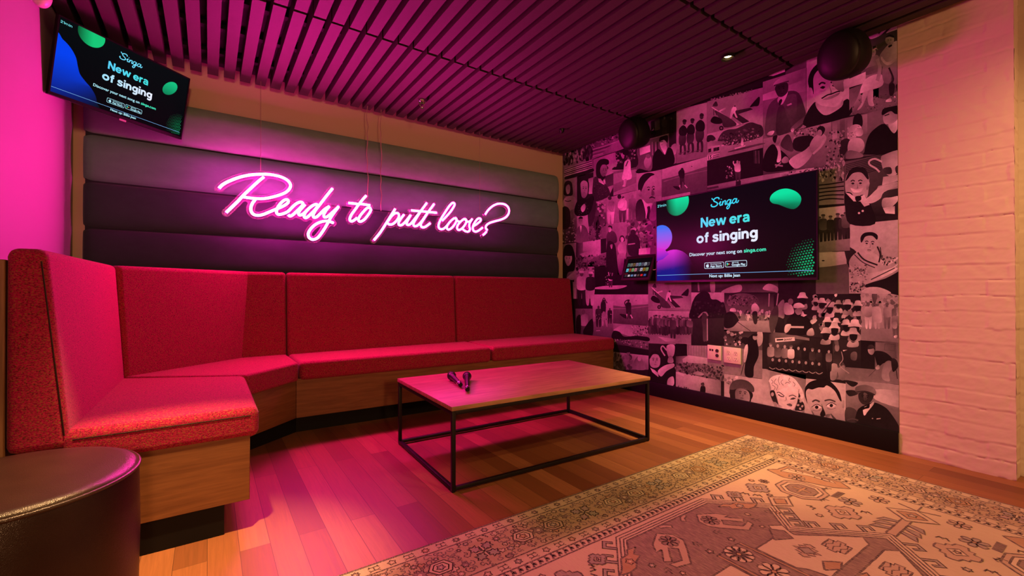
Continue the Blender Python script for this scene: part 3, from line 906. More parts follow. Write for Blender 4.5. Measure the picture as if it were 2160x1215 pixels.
    E.face(615, 365, 125, 180, -.17, .74, .07, .2, False, False)
    E.l([(560, 462), (610, 432), (640, 425), (690, 405), (715, 402)], 11, .06); E.p([(570, 470), (640, 440), (710, 412), (690, 440), (620, 470)], .5)
    E.p([(650, 300), (740, 300), (745, 400), (690, 390), (650, 340)], .42)
    E.p([(455, 380), (478, 375), (490, 420), (470, 440)], .7)
    E.p([(434, 590), (505, 490), (530, 550), (600, 600), (700, 545), (745, 480), (788, 475), (788, 605), (434, 692)], .05); E.p([(510, 495), (560, 520), (690, 530), (735, 470), (725, 530), (600, 600), (530, 555)], [.55, .8])
    E.p([(740, 320), (925, 240), (925, 330), (745, 385)], .8, False); E.p([(790, 385), (900, 340), (850, 470), (790, 560)], .4, False)
    # --- golfing couple before a car
    K.q([(900, 190), (1495, 40), (1530, 1300), (880, 1215)], .07, .05, .4, .5)
    K.p([(960, 290), (1010, 240), (1130, 225), (1170, 240), (1180, 270), (1050, 320)], .72); K.p([(1180, 230), (1290, 140), (1300, 160), (1220, 240), (1185, 265)], .7); K.p([(1285, 225), (1370, 140), (1490, 90), (1490, 150), (1350, 205)], .7)
    K.e(940, 420, 14, 30, .5)
    J2 = E
    J2.q([(790, 385), (925, 330), (1065, 345), (1215, 240), (1220, 535), (790, 602)], .42, .75, .5, .5, .36, .34)
    J2.spk([(800, 480), (1215, 400), (1215, 530), (800, 590)], 130, 3, 7, .15, .5, 22)
    K.p([(950, 820), (980, 640), (1080, 585), (1170, 600), (1200, 820), (1170, 930), (960, 1000)], .5)
    K.p([(955, 800), (1170, 740), (1190, 830), (960, 900)], .38)
    K.e(1070, 530, 52, 72, .62); K.p([(1010, 510), (1040, 460), (1120, 455), (1155, 500), (1120, 480), (1050, 490)], .5); K.face(1068, 535, 42, 62, -.1, .6, .12, 0)
    K.p([(865, 1180), (960, 960), (1200, 880), (1230, 1060), (1000, 1150)], .82); K.l([(1140, 640), (1185, 760), (1165, 920), (1140, 990)], 60, .58)
    K.p([(1175, 610), (1300, 430), (1400, 370), (1495, 370), (1500, 640), (1350, 770), (1230, 770)], .56); K.p([(1215, 600), (1300, 690), (1480, 620), (1490, 660), (1310, 740), (1210, 660)], .66)
    K.p([(1230, 780), (1350, 740), (1500, 650), (1525, 1030), (1420, 1060), (1380, 880), (1345, 1040), (1240, 990)], .45); K.p([(1335, 1040), (1420, 1050), (1400, 1215), (1340, 1215)], .08); K.p([(1440, 1060), (1520, 1040), (1520, 1200), (1480, 1200)], .08); K.l([(1330, 780), (1400, 960), (1350, 1040)], 30, .12)
    K.p([(1270, 350), (1290, 280), (1340, 255), (1400, 280), (1410, 350), (1380, 410), (1310, 410)], .5); K.p([(1275, 300), (1330, 250), (1400, 265), (1410, 300), (1340, 285)], .06); K.face(1340, 345, 52, 76, -.1, .5, .08, 0); K.p([(1320, 430), (1370, 410), (1380, 430), (1330, 460)], .05)
    J2.p([(890, 500), (900, 420), (945, 405), (900, 520), (860, 560), (860, 545)], .72); J2.p([(940, 410), (985, 390), (985, 480), (995, 520), (950, 515)], .72); J2.p([(1095, 475), (1130, 460), (1140, 485), (1095, 490)], .85); J2.p([(1160, 440), (1175, 450), (1160, 460)], .8)
    # --- reclining couple by an arch
    E.q([(78, 795), (640, 655), (640, 720), (745, 740), (745, 985), (520, 1030), (78, 1095)], .55, .6, .5, .5, .4, .3, .2)
    E.spk([(330, 730), (560, 680), (560, 760), (330, 800)], 60, 5, 12, .05, .8, 23); E.spk([(590, 740), (740, 700), (740, 980), (600, 1000)], 80, 5, 13, .08, .7, 24)
    E.p([(220, 850), (260, 770), (300, 770), (330, 880), (300, 900)], .2); E.p([(330, 880), (340, 790), (480, 770), (500, 840), (420, 900)], .07)
    E.p([(80, 1060), (90, 920), (150, 840), (200, 870), (280, 940), (330, 1040), (240, 1060)], .04); E.p([(160, 820), (180, 850), (215, 860), (225, 970), (190, 985), (200, 900)], .82)
    E.p([(160, 820), (160, 780), (190, 765), (215, 780), (220, 815), (200, 840)], .5); E.p([(158, 810), (160, 775), (195, 765), (190, 795), (178, 830)], .05)
    E.p([(290, 985), (330, 940), (420, 890), (470, 850), (490, 900), (460, 960), (400, 1020), (340, 1040)], .72); E.p([(460, 860), (500, 780), (560, 750), (600, 780), (580, 840), (500, 920)], .6); E.p([(525, 750), (530, 700), (570, 690), (590, 720), (560, 770)], .06); E.e(545, 745, 20, 26, .6); E.l([(590, 780), (560, 850), (490, 920)], 16, .7)
    E.p([(230, 970), (260, 940), (290, 960), (280, 990), (240, 995)], .55); E.l([(175, 1010), (240, 1020)], 12, .6); E.l([(180, 1030), (225, 990)], 10, .6)
    E.p([(78, 1095), (520, 1030), (520, 1060), (78, 1140)], .68, False); E.spk([(200, 1085), (700, 1000), (700, 1030), (220, 1110)], 50, 5, 10, .1, .8, 25)
    # --- blonde woman and man in a bowler
    E.q([(642, 650), (1225, 515), (1225, 895), (745, 965), (745, 740), (642, 760)], .45, .4, .3, .2, .4, .4)
    for k, v in enumerate((.55, .3, .52, .25, .5)):
        E.p([(650 + k * 62, 655 - k * 14), (690 + k * 62, 645 - k * 14), (690 + k * 62, 790 - k * 10), (650 + k * 62, 800 - k * 10)], v, False)
    E.p([(825, 700), (825, 620), (860, 585), (895, 610), (895, 690)], .06); E.p([(720, 810), (860, 790), (800, 850), (720, 960)], .1)
    E.p([(770, 760), (790, 700), (840, 675), (885, 690), (890, 740), (850, 770), (840, 800), (790, 800)], .75); E.spk([(775, 700), (870, 690), (850, 790), (780, 790)], 26, 4, 10, .2, .9, 26); E.p([(850, 770), (850, 720), (885, 705), (905, 740), (890, 770)], .72)
    E.p([(775, 870), (800, 800), (880, 790), (915, 840), (890, 900), (800, 920)], .66); E.p([(760, 940), (790, 890), (880, 910), (900, 945), (780, 962)], .4)
    E.p([(915, 900), (940, 790), (990, 720), (1080, 670), (1160, 745), (1225, 640), (1225, 895), (930, 925)], .03); E.p([(1110, 670), (1190, 625), (1210, 660), (1160, 750)], .82)
    E.p([(1070, 640), (1075, 600), (1130, 570), (1190, 580), (1200, 620), (1150, 665), (1090, 672)], .6); E.l([(1080, 605), (1120, 590)], 9, .1); E.p([(1062, 600), (1068, 550), (1130, 530), (1215, 520), (1222, 580), (1170, 590), (1130, 565)], .03)
    # --- garden maze beside the screen
    E.q([(515, 1030), (745, 982), (748, 1330), (515, 1345)], .3, .3, .5, .5)
    E.spk([(520, 1020), (745, 985), (745, 1130), (520, 1150)], 110, 6, 14, .03, .75, 27, 1.5)
    for k in range(5):
        E.l([(515, 1180 + k * 32), (620, 1170 + k * 30), (745, 1150 + k * 36)], 10, .06)
    # --- smiling man with a trophy
    E.q([(748, 985), (1225, 892), (1235, 1420), (748, 1440)], .3, .2, .06, .06)
    for k in range(9):
        E.l([(760, 1010 + k * 14), (1060, 930 + k * 14)], 5, .05)
    E.p([(755, 1200), (765, 1100), (820, 1040), (900, 1040), (950, 1100), (950, 1200), (930, 1290), (850, 1330), (780, 1290)], [.6, .72]); E.p([(758, 1140), (790, 1060), (850, 1030), (920, 1040), (950, 1110), (940, 1130), (890, 1075), (820, 1080), (775, 1130)], .06); E.face(850, 1165, 78, 120, -.03, .7, .12, 0)
    E.p([(800, 1200), (850, 1215), (905, 1198), (880, 1235), (825, 1237)], .9); E.p([(940, 1150), (958, 1160), (945, 1210), (930, 1210)], .6)
    E.p([(1050, 960), (1080, 925), (1215, 890), (1220, 1010), (1190, 1075), (1150, 1110), (1100, 1090), (1070, 1050)], .62); E.p([(1070, 1040), (1130, 1030), (1140, 1080), (1090, 1085)], .15); E.p([(1170, 1030), (1215, 1010), (1215, 1060), (1180, 1080)], .15)
    E.l([(1060, 985), (1000, 960), (955, 980), (960, 1010), (1010, 1040), (1040, 1070)], 15, .75); E.p([(1070, 1110), (1200, 1090), (1205, 1140), (1060, 1180)], .7, False); E.p([(1030, 1185), (1200, 1150), (1215, 1200), (1000, 1240)], .6, False)
    J.p([(295, 100), (340, 95), (375, 140), (430, 110), (490, 190), (520, 330), (330, 330), (295, 200)], .05); J.p([(300, 95), (330, 100), (380, 135), (440, 110), (480, 185), (440, 200), (410, 160), (360, 160)], .85, False); J.p([(372, 125), (412, 120), (415, 150), (380, 160)], .05)
    J.p([(430, 160), (480, 120), (560, 50), (690, 10), (700, 40), (590, 90), (560, 140), (490, 175)], .75); J.p([(575, 200), (580, 140), (640, 130), (700, 120), (690, 160), (620, 220)], .72); J.p([(580, 210), (670, 195), (670, 255), (600, 250)], .85, False)
    J.e(400, 248, 9, 8, .9); J.e(428, 232, 9, 8, .9)
    # --- group walking, field, seated man in cricket sweater
    J.q([(75, 215), (332, 188), (332, 535), (75, 548)], .7, .75, .45, .45)
    for k, (x, t) in enumerate(((100, .15), (130, .22), (185, .12), (240, .1), (275, .15), (300, .3))):
        J.man(x, 470 - k * 4, 195 + (k % 2) * 14, t, .12, .35, 0, .2)
    J.p([(80, 470), (332, 440), (332, 530), (80, 545)], [.5, .38], False)
    J.q([(75, 545), (322, 530), (325, 860), (75, 860)], .72, .72, .2, .2)
    J.p([(75, 660), (180, 650), (322, 628), (322, 858), (75, 858)], [.24, .3], False); J.e(130, 607, 12, 5, .1)
    J.q([(286, 338), (727, 295), (738, 858), (325, 858)], .74, .7, .5, .6)
    J.p([(288, 500), (380, 540), (330, 600), (325, 660)], .1)
    J.p([(345, 650), (330, 600), (380, 545), (440, 530), (530, 560), (600, 620), (690, 580), (720, 600), (640, 680), (500, 700)], .7)
    J.p([(418, 470), (415, 430), (440, 400), (490, 395), (535, 415), (538, 480), (510, 540), (470, 558), (435, 530)], [.62, .72]); J.p([(415, 470), (412, 430), (440, 398), (500, 392), (540, 415), (535, 450), (500, 420), (450, 425), (428, 460)], .04); J.face(478, 480, 56, 85, .06, .66, .08, .2)
    J.l([(390, 545), (440, 600), (540, 640)], 12, .1); J.l([(365, 560), (430, 620), (520, 660)], 7, .15); J.l([(538, 500), (560, 560), (550, 620)], 12, .1); J.l([(560, 505), (572, 600)], 7, .15)
    J.p([(540, 640), (620, 640), (700, 590), (715, 610), (600, 690), (550, 700)], .6); J.spk([(560, 570), (680, 570), (680, 630), (580, 640)], 26, 4, 10, .05, .35, 28)
    J.p([(330, 720), (400, 690), (500, 700), (660, 660), (680, 680), (520, 760), (400, 790)], .72); J.l([(490, 750), (670, 662)], 8, .2)
    J.spk([(330, 640), (460, 640), (460, 850), (330, 850)], 120, 4, 10, .03, .8, 29); J.p([(440, 800), (600, 740), (730, 690), (735, 855), (640, 855)], .05); J.p([(430, 850), (460, 810), (560, 810), (640, 855)], .7)
    # --- under the screen
    G.q([(426, 40), (730, 40), (1220, 45), (1220, 165), (426, 160)], .12, .3, .2, .3, .1)
    G.p([(600, 60), (640, 60), (640, 155), (605, 155)], .6); G.p([(700, 160), (780, 110), (880, 90), (870, 155)], .6); G.p([(1080, 130), (1130, 80), (1215, 110), (1215, 160), (1180, 150)], .66); G.l([(490, 70), (495, 150)], 14, .5)
    # --- crowd watching a golfer
    G.q([(32, 326), (425, 332), (425, 645), (32, 625)], .68, .66, .4, .45)
    G.p([(32, 530), (425, 540), (425, 640), (32, 620)], [.42, .52], False)
    r = random.Random(31)
    for k in range(26):
        x = 44 + k * 15
        G.man(x, 540 + r.uniform(-8, 10), 160 + r.uniform(-25, 15), r.uniform(.12, .4), r.uniform(.1, .25), r.uniform(.25, .55), 0, r.choice([None, .3, .15]))
    G.man(258, 582, 200, .2, .15, .35); G.p([(120, 565), (330, 590), (335, 610), (190, 610)], .6, False)
    # --- golfer in front of dark trees
    G.q([(426, 158), (727, 160), (727, 650), (426, 645)], .74, .74, .08, .08)
    G.p([(426, 290), (450, 220), (480, 180), (540, 145), (590, 170), (610, 220), (660, 225), (700, 250), (727, 260), (727, 420), (426, 420)], .07); G.p([(426, 400), (727, 395), (727, 650), (426, 645)], [.13, .06], False)
    G.spk([(440, 240), (720, 260), (720, 380), (440, 380)], 70, 6, 14, .03, .16, 32)
    G.p([(535, 600), (530, 480), (520, 400), (545, 350), (575, 370), (578, 480), (575, 600), (560, 605)], .2); G.l([(572, 400), (574, 600)], 9, .62); G.l([(490, 390), (530, 350), (560, 345), (578, 375)], 13, .5); G.e(540, 360, 14, 16, .15)
    # --- putting before a gallery
    G.q([(727, 160), (1192, 160), (1192, 528), (727, 512)], .08, .08, .45, .45)
    G.p([(760, 270), (770, 210), (850, 170), (960, 175), (1040, 220), (1040, 290), (900, 310)], .3); G.spk([(770, 190), (1030, 190), (1030, 290), (770, 280)], 110, 5, 11, .08, .5, 33)
    G.spk([(830, 320), (1190, 330), (1190, 410), (850, 410)], 80, 7, 16, .05, .85, 34, 1.4); G.p([(820, 420), (1192, 418), (1192, 525), (760, 512)], [.55, .4], False)
    G.p([(730, 480), (730, 380), (760, 340), (820, 350), (860, 410), (850, 430), (800, 480)], .05); G.p([(780, 330), (790, 305), (825, 305), (835, 335)], .85); G.l([(850, 430), (970, 515)], 5, .1)
    G.p([(975, 310), (985, 270), (1020, 262), (1050, 310), (1030, 345), (990, 345)], .72); G.p([(985, 345), (1030, 340), (1028, 440), (998, 440)], .1); G.p([(1140, 390), (1190, 290), (1220, 290), (1220, 400), (1180, 520), (1150, 520)], .2); G.l([(1140, 170), (1135, 290)], 12, .5)
    # --- golfer in black, gallery behind
    G.q([(727, 500), (960, 510), (1076, 525), (1076, 955), (727, 905)], .08, .1, .1, .4, .38)
    G.spk([(735, 510), (900, 520), (900, 640), (735, 640)], 34, 8, 20, .04, .8, 35); G.p([(1030, 525), (1076, 525), (1076, 620), (1035, 650)], .62); G.p([(727, 660), (1076, 690), (1076, 950), (727, 900)], [.4, .44], False)
    G.p([(918, 920), (920, 800), (945, 700), (935, 600), (965, 560), (1000, 545), (1035, 640), (1042, 740), (1000, 840), (990, 935)], .03); G.p([(905, 790), (910, 680), (935, 630), (945, 680), (925, 790)], .75); G.e(1010, 570, 22, 26, .5); G.p([(985, 555), (1000, 535), (1030, 540), (1025, 560)], .05); G.l([(912, 800), (880, 915)], 6, .1); G.p([(880, 600), (900, 570), (950, 580), (930, 640)], .05)
    # --- small trophy portrait
    G.q([(34, 640), (282, 625), (282, 1040), (34, 995)], .1, .06, .05, .06)
    G.p([(45, 800), (50, 730), (85, 698), (125, 715), (142, 770), (135, 830), (100, 850), (60, 840)], [.62, .7]); G.p([(45, 770), (55, 715), (100, 692), (135, 720), (140, 760), (120, 730), (75, 728)], .06); G.face(95, 778, 42, 74, 0, .66, .12, 0)
    G.p([(34, 860), (60, 850), (100, 870), (130, 900), (150, 990), (34, 985)], .05); G.p([(50, 850), (90, 870), (125, 900), (125, 935), (70, 890)], .85, False)
    G.p([(200, 650), (270, 640), (270, 720), (250, 750), (215, 745)], .66); G.l([(200, 690), (165, 650), (150, 680), (185, 740)], 12, .7); G.p([(222, 745), (250, 745), (262, 800), (210, 800)], .5); G.p([(120, 880), (180, 830), (260, 810), (268, 840), (200, 880), (150, 930)], .75); G.p([(205, 1000), (215, 950), (260, 930), (268, 1000), (230, 1025)], .75)
    # --- building with a long crowd
    G.q([(282, 628), (430, 640), (727, 650), (727, 975), (560, 945), (285, 890)], .08, .55, .55, .3, .3, .3)
    G.p([(282, 628), (385, 632), (388, 740), (282, 745)], .05, False)
    for k in range(14):
        G.l([(400 + k * 24, 648), (400 + k * 24, 740)], 3, .35)
    G.p([(345, 770), (400, 735), (575, 760), (575, 815), (350, 800)], .7, False); G.spk([(285, 800), (727, 830), (727, 965), (285, 880)], 260, 6, 13, .06, .5, 36, 1.3); G.p([(440, 905), (485, 880), (540, 905), (520, 920)], .55)
    G.q([(285, 885), (580, 945), (697, 965), (697, 1115), (285, 1040)], .66, .7, .6, .5, .6)
    G.p([(578, 945), (697, 965), (697, 1115), (578, 1095)], .5, False); G.p([(510, 1085), (510, 1030), (530, 1010), (555, 1030), (550, 1090)], .06); G.p([(515, 1005), (515, 990), (540, 985), (545, 1010), (530, 1020)], .2); G.l([(290, 890), (360, 920)], 22, .75); G.spk([(300, 1010), (420, 1040), (420, 1065), (300, 1040)], 12, 5, 10, .2, .4, 37)
    # --- woman in a beret
    G.q([(727, 903), (1076, 952), (1076, 1200), (727, 1135)], .6, .7, .72, .66)
    G.spk([(730, 915), (860, 930), (780, 1010), (735, 1010)], 16, 8, 20, .4, .8, 38)
    G.p([(780, 1100), (775, 1060), (800, 1010), (960, 1060), (990, 1100), (975, 1140), (950, 1170), (800, 1140)], .08); G.p([(830, 1130), (830, 1060), (870, 1035), (940, 1060), (962, 1110), (945, 1170), (840, 1150)], .45); G.face(895, 1085, 56, 76, .12, .45, .08, 0, False, True); G.p([(775, 1040), (800, 980), (870, 955), (950, 975), (1000, 1030), (990, 1075), (900, 1035), (810, 1050)], .22)
    # --- crowd of hats
    H.q([(208, 112), (1188, 118), (1192, 715), (200, 650)], .08, .06, .12, .1)
    H.spk([(560, 150), (1180, 180), (1180, 640), (620, 600)], 60, 22, 46, .05, .75, 39, 1.1, True)
    r = random.Random(40)
    for (x, y, k, g_) in ((440, 150, 1.1, .8), (610, 205, .8, .6), (690, 215, .95, .72), (790, 270, 1, .7), (900, 235, .8, .5), (1020, 235, 1, .7), (1150, 250, 1, .75), (760, 460, 1.0, .85), (870, 470, .9, .85), (850, 535, 1.15, .8), (1000, 495, 1.05, .78), (1110, 510, 1.4, .88), (740, 600, 1.1, .7), (1090, 610, 1.25, .7)):
        H.e(x + 5, y + 42 * k, 42 * k, 52 * k, .05); H.p([(x - 60 * k, y + 22 * k), (x - 40 * k, y - 10 * k), (x - 25 * k, y - 42 * k), (x + 30 * k, y - 42 * k), (x + 42 * k, y - 8 * k), (x + 66 * k, y + 24 * k), (x, y + 20 * k)], g_)
        H.p([(x - 60 * k, y + 150 * k), (x - 40 * k, y + 90 * k), (x, y + 110 * k), (x + 50 * k, y + 90 * k), (x + 50 * k, y + 150 * k)], r.choice([.75, .5, .62]))
    H.p([(215, 380), (215, 240), (300, 260), (330, 370)], .7); H.e(290, 220, 34, 40, .4); H.p([(250, 600), (240, 460), (340, 380), (470, 400), (560, 500), (500, 640), (240, 640)], .04); H.p([(330, 300), (340, 250), (410, 236), (470, 280), (430, 300)], .82); H.p([(350, 320), (430, 300), (430, 370), (380, 390), (345, 350)], .45)
    H.p([(225, 520), (290, 510), (290, 560), (240, 620), (210, 600)], .72); H.l([(270, 545), (460, 548)], 24, .7); H.p([(420, 400), (445, 340), (465, 380), (500, 390), (460, 415)], .88, False); H.l([(680, 390), (870, 140)], 12, .15); H.p([(850, 130), (885, 118), (885, 145), (865, 160)], .9)
    H.p([(500, 650), (510, 590), (570, 560), (590, 650)], .6); H.p([(540, 470), (590, 440), (630, 460), (570, 510)], .75)
    H.q([(70, 130), (208, 114), (208, 610), (90, 610)], .1, .08, .06, .05); H.p([(95, 390), (130, 260), (205, 200), (208, 420), (150, 420)], .45); H.l([(130, 115), (110, 270)], 14, .6)
    # --- family group outdoors
    H.q([(1190, 122), (1738, 122), (1745, 750), (1190, 718)], .62, .6, .5, .52)
    H.spk([(1200, 130), (1730, 130), (1730, 280), (1200, 270)], 60, 14, 34, .3, .7, 41); H.p([(1330, 125), (1400, 125), (1380, 240), (1350, 230)], .25); H.p([(1190, 550), (1742, 570), (1742, 748), (1190, 716)], [.5, .42], False)
    for (x, t, b, h, y) in ((1285, .55, .8, 330, 560), (1400, .68, .62, 310, 560), (1525, .5, .35, 320, 560), (1630, .35, .3, 300, 560), (1690, .55, .5, 310, 560)):
        H.man(x, y, h, t, b, .3, 0, .3)
    H.p([(1350, 460), (1360, 300), (1440, 300), (1455, 485)], .66); H.man(1640, 680, 330, .4, .3, .35, -.02); H.p([(1590, 490), (1650, 480), (1650, 560), (1600, 560)], .55); H.p([(1615, 660), (1655, 650), (1650, 680), (1620, 685)], .85)
    # --- team lined up under a shop sign
    H.q([(0, 640), (90, 612), (540, 680), (830, 690), (830, 1215), (480, 1215), (0, 1095)], .05, .3, .08, .07, .05, .05, .05)
    H.p([(80, 615), (240, 625), (530, 690), (530, 720), (90, 660)], .35, False); H.p([(90, 690), (340, 672), (345, 722), (95, 740)], .85, False)
    vs, fs = text_mesh('ENWAY', 0.03)
    S.mesh2d(H.T([(205 + x * 105, 722 - y * 132 - x * 8) for x, y in vs]), fs, Print.g(.08))
    H.l([(110, 712), (195, 706)], 20, .12)
    for k, (x, t) in enumerate(((35, .5), (125, .3), (215, .4), (295, .8), (390, .1), (470, .06), (570, .15), (655, .12), (780, .35))):
        H.man(x, 1060 + k * 6, 310 - k * 5, t, .1, .6, 0, None if k % 3 else .3)
    for k in range(8):
        x = 60 + k * 85
        H.p([(x - 50, 1080 + k * 10), (x - 30, 1000 + k * 8), (x, 985 + k * 8), (x + 30, 1005 + k * 8), (x + 50, 1090 + k * 10)], .07); H.e(x, 965 + k * 8, 16, 21, .55); H.l([(x - 45, 1060 + k * 9), (x, 1085 + k * 9), (x + 45, 1065 + k * 9)], 9, .55)
    # --- men with clubs in a hallway
    H.q([(830, 690), (1300, 715), (1742, 750), (1742, 1290), (830, 1215)], .1, .1, .35, .4, .3)
    H.p([(905, 700), (1190, 712), (1190, 1080), (1000, 1060), (905, 900)], .1, False); H.p([(1190, 715), (1370, 730), (1370, 1090), (1190, 1080)], .06, False); H.p([(1380, 740), (1640, 755), (1650, 950), (1380, 930)], .34, False); H.l([(1500, 760), (1620, 768), (1620, 850), (1490, 840), (1500, 760)], 5, .2, False)
    H.p([(1000, 1060), (1742, 1120), (1742, 1290), (880, 1215)], [.36, .44], False); H.p([(1060, 890), (1100, 860), (1140, 880), (1130, 970), (1065, 960)], .3)
    H.p([(830, 950), (840, 880), (890, 850), (940, 880), (960, 960), (930, 1040), (840, 1020)], .14); H.p([(800, 1215), (810, 1030), (880, 1020), (900, 1070), (980, 1040), (985, 1215), (920, 1215), (890, 1120), (870, 1215)], .5); H.e(885, 810, 30, 50, .45); H.p([(850, 720), (890, 700), (905, 780), (860, 770)], .3); H.l([(940, 860), (960, 960), (920, 1040), (1040, 1140)], 9, .62); H.p([(960, 840), (1020, 838), (965, 858)], .8, False)
    H.p([(1365, 870), (1420, 850), (1520, 880), (1600, 960), (1560, 990), (1480, 1010), (1420, 1050), (1390, 1000)], .06); H.p([(1470, 1215), (1460, 1120), (1500, 1000), (1570, 980), (1600, 1060), (1550, 1140), (1560, 1240)], .5); H.p([(1280, 850), (1290, 820), (1340, 810), (1365, 850), (1340, 900), (1300, 890)], .55); H.p([(1280, 830), (1290, 780), (1340, 775), (1362, 815)], .14); H.l([(1420, 1050), (1290, 1180)], 6, .2); H.p([(1380, 1060), (1420, 1030), (1430, 1080), (1390, 1090)], .6)
    H.p([(1580, 960), (1640, 960), (1670, 1050), (1600, 1120)], .08); H.l([(1640, 1090), (1660, 1210)], 9, .1); H.p([(1670, 920), (1738, 900), (1740, 1110), (1680, 1100)], .48)
    # --- bottom row: curly blonde, high-browed man, man in flat cap and bow tie
    I.q([(50, 122), (697, 212), (675, 800), (50, 688)], .52, .42, .5, .6)
    W = lambda pts: [(1.531 * x, 1.531 * y + 69.7) for x, y in pts]
    I.p(W([(40, 60), (110, 70), (95, 150), (110, 300), (150, 400), (40, 390)]), .64)
    I.p(W([(108, 175), (100, 150), (130, 112), (200, 93), (280, 102), (340, 128), (392, 190), (430, 260), (442, 335), (440, 405), (350, 440), (200, 430), (170, 352), (140, 350), (116, 300), (122, 240)]), .8)
    for (x, y, r, v) in ((130, 150, 24, .92), (170, 120, 26, .95), (225, 112, 26, .9), (275, 120, 24, .95), (320, 145, 26, .88), (360, 190, 26, .92), (395, 240, 26, .86), (415, 300, 24, .9), (150, 190, 22, .85), (200, 165, 26, .95), (250, 170, 28, .9), (300, 190, 22, .95), (340, 220, 20, .85), (425, 350, 20, .8)):
        I.e(1.531 * x, 1.531 * y + 69.7, r * 1.5, r * 1.2, v, x * .02)
    for c in ([(170, 130), (150, 170), (185, 200), (170, 240)], [(235, 140), (215, 165), (240, 195)], [(255, 180), (275, 165), (300, 175)], [(130, 190), (160, 215), (140, 250)], [(330, 160), (350, 185), (340, 205)], [(390, 230), (385, 270), (405, 300)], [(200, 110), (190, 150), (205, 190)], [(120, 140), (140, 160), (125, 180)], [(300, 120), (290, 150), (310, 165)]):
        I.l(W(c), 9, .48)
    I.p(W([(112, 250), (150, 245), (170, 300), (190, 380), (165, 355), (140, 350), (118, 300)]), .1); I.e(205, 500, 22, 30, .6); I.p(W([(385, 270), (400, 300), (395, 340), (430, 360), (438, 430), (350, 435), (372, 360)]), .1)
    for (x, y) in ((390, 320), (405, 350), (380, 385), (420, 395), (400, 420)):
        I.e(1.531 * x, 1.531 * y + 69.7, 20, 15, .66, x)
    I.p(W([(183, 262), (215, 232), (270, 215), (330, 205), (368, 230), (384, 285), (362, 370), (322, 432), (225, 440), (195, 375)]), [.92, .82])
    I.l(W([(176, 268), (200, 262), (248, 298)]), 11, .12); I.l(W([(188, 282), (215, 300), (245, 304)]), 13, .1); I.l(W([(290, 300), (328, 289), (362, 306)]), 11, .14); I.p(W([(305, 328), (330, 312), (355, 318), (335, 332)]), .25); I.l(W([(303, 330), (330, 316), (358, 320)]), 8, .1)
    I.p(W([(262, 300), (272, 330), (262, 345), (240, 345), (258, 335)]), .6); I.p(W([(272, 378), (300, 368), (322, 382), (315, 398), (285, 390)]), .35); I.l(W([(270, 380), (300, 380), (324, 384)]), 6, .15)
    I.p(W([(190, 380), (230, 400), (250, 430), (205, 428)]), .75); I.p(W([(280, 432), (305, 425), (330, 440), (310, 450)]), .12); I.p(W([(320, 445), (380, 440), (440, 462), (435, 470), (350, 458)]), .85)
    I.q([(697, 265), (1282, 345), (1280, 930), (675, 805)], .74, .76, .72, .7)
    I.p([(720, 620), (690, 480), (760, 380), (900, 330), (1050, 350), (1170, 440), (1230, 600), (1260, 720), (1245, 920), (850, 850), (770, 740)], [.78, .55])
    I.p([(685, 540), (680, 420), (740, 330), (860, 285), (1010, 290), (1110, 360), (1190, 470), (1222, 600), (1190, 580), (1120, 450), (1010, 370), (960, 400), (880, 400), (790, 430), (730, 420), (695, 480), (720, 640)], .05)
    I.p([(1215, 610), (1255, 590), (1262, 680), (1235, 700)], .6)
    I.l([(790, 610), (840, 585), (900, 610)], 24, .2); I.l([(970, 595), (1050, 580), (1130, 610)], 22, .22)
    for (x, y) in ((855, 690), (1070, 665)):
        I.p([(x - 70, y + 5), (x, y - 32), (x + 70, y - 2), (x, y + 30)], .85); I.e(x, y, 26, 26, .07); I.l([(x - 76, y), (x, y - 44), (x + 76, y - 6)], 9, .12); I.l([(x - 60, y + 40), (x, y + 56), (x + 64, y + 36)], 8, .4)
    I.p([(925, 640), (950, 700), (985, 800), (930, 835), (905, 790), (935, 720)], .08); I.p([(985, 800), (1060, 790), (1040, 830), (990, 835)], .35); I.p([(1060, 780), (1120, 840), (1165, 890), (1150, 900), (1090, 850)], .2); I.p([(1000, 880), (1060, 860), (1140, 880), (1150, 905), (1040, 890)], .1); I.p([(780, 730), (850, 840), (930, 860), (880, 850), (820, 835)], .3)
    I.q([(1282, 262), (2142, 372), (2142, 1095), (1282, 935)], .55, .6, .2, .3)
    I.p([(1285, 290), (1460, 330), (1390, 390), (1300, 340)], .08); I.p([(1285, 450), (1400, 440), (1470, 490), (1340, 530)], .1); I.p([(1700, 430), (2142, 480), (2142, 700), (1720, 580)], .7); I.p([(1285, 700), (1440, 740), (1440, 960), (1285, 930)], .18)
    I.p([(1440, 970), (1445, 760), (1500, 690), (1560, 660), (1700, 620), (1860, 690), (1960, 800), (2060, 960), (2085, 1080), (1800, 1040)], .07); I.p([(1545, 800), (1540, 700), (1620, 660), (1690, 610), (1690, 650), (1600, 760), (1570, 805)], .82)
    I.p([(1510, 690), (1570, 685), (1630, 650), (1625, 700), (1570, 715), (1515, 735)], .04); I.p([(1470, 560), (1475, 480), (1560, 440), (1680, 470), (1690, 540), (1640, 620), (1570, 655), (1510, 630)], .12); I.p([(1545, 480), (1600, 500), (1590, 580), (1550, 590)], .24); I.face(1565, 540, 88, 110, .1, .25, .04, 0)
    I.p([(1420, 440), (1440, 385), (1560, 360), (1680, 395), (1728, 460), (1715, 510), (1640, 480), (1540, 460), (1450, 485)], .36); I.l([(1430, 470), (1540, 455), (1640, 475), (1712, 512)], 18, .14)
    I.p([(1735, 855), (1795, 848), (1795, 862), (1735, 868)], .75, False); I.e(1675, 855, 12, 8, .6); I.l([(1300, 880), (1380, 860), (1465, 885)], 24, .22); I.l([(1320, 910), (1440, 905)], 12, .2)
    return S


bm = bmesh.new()
box(bm, XR, XR + 0.3, PAPER_Y0, YB, 0.0, TOP_Z)
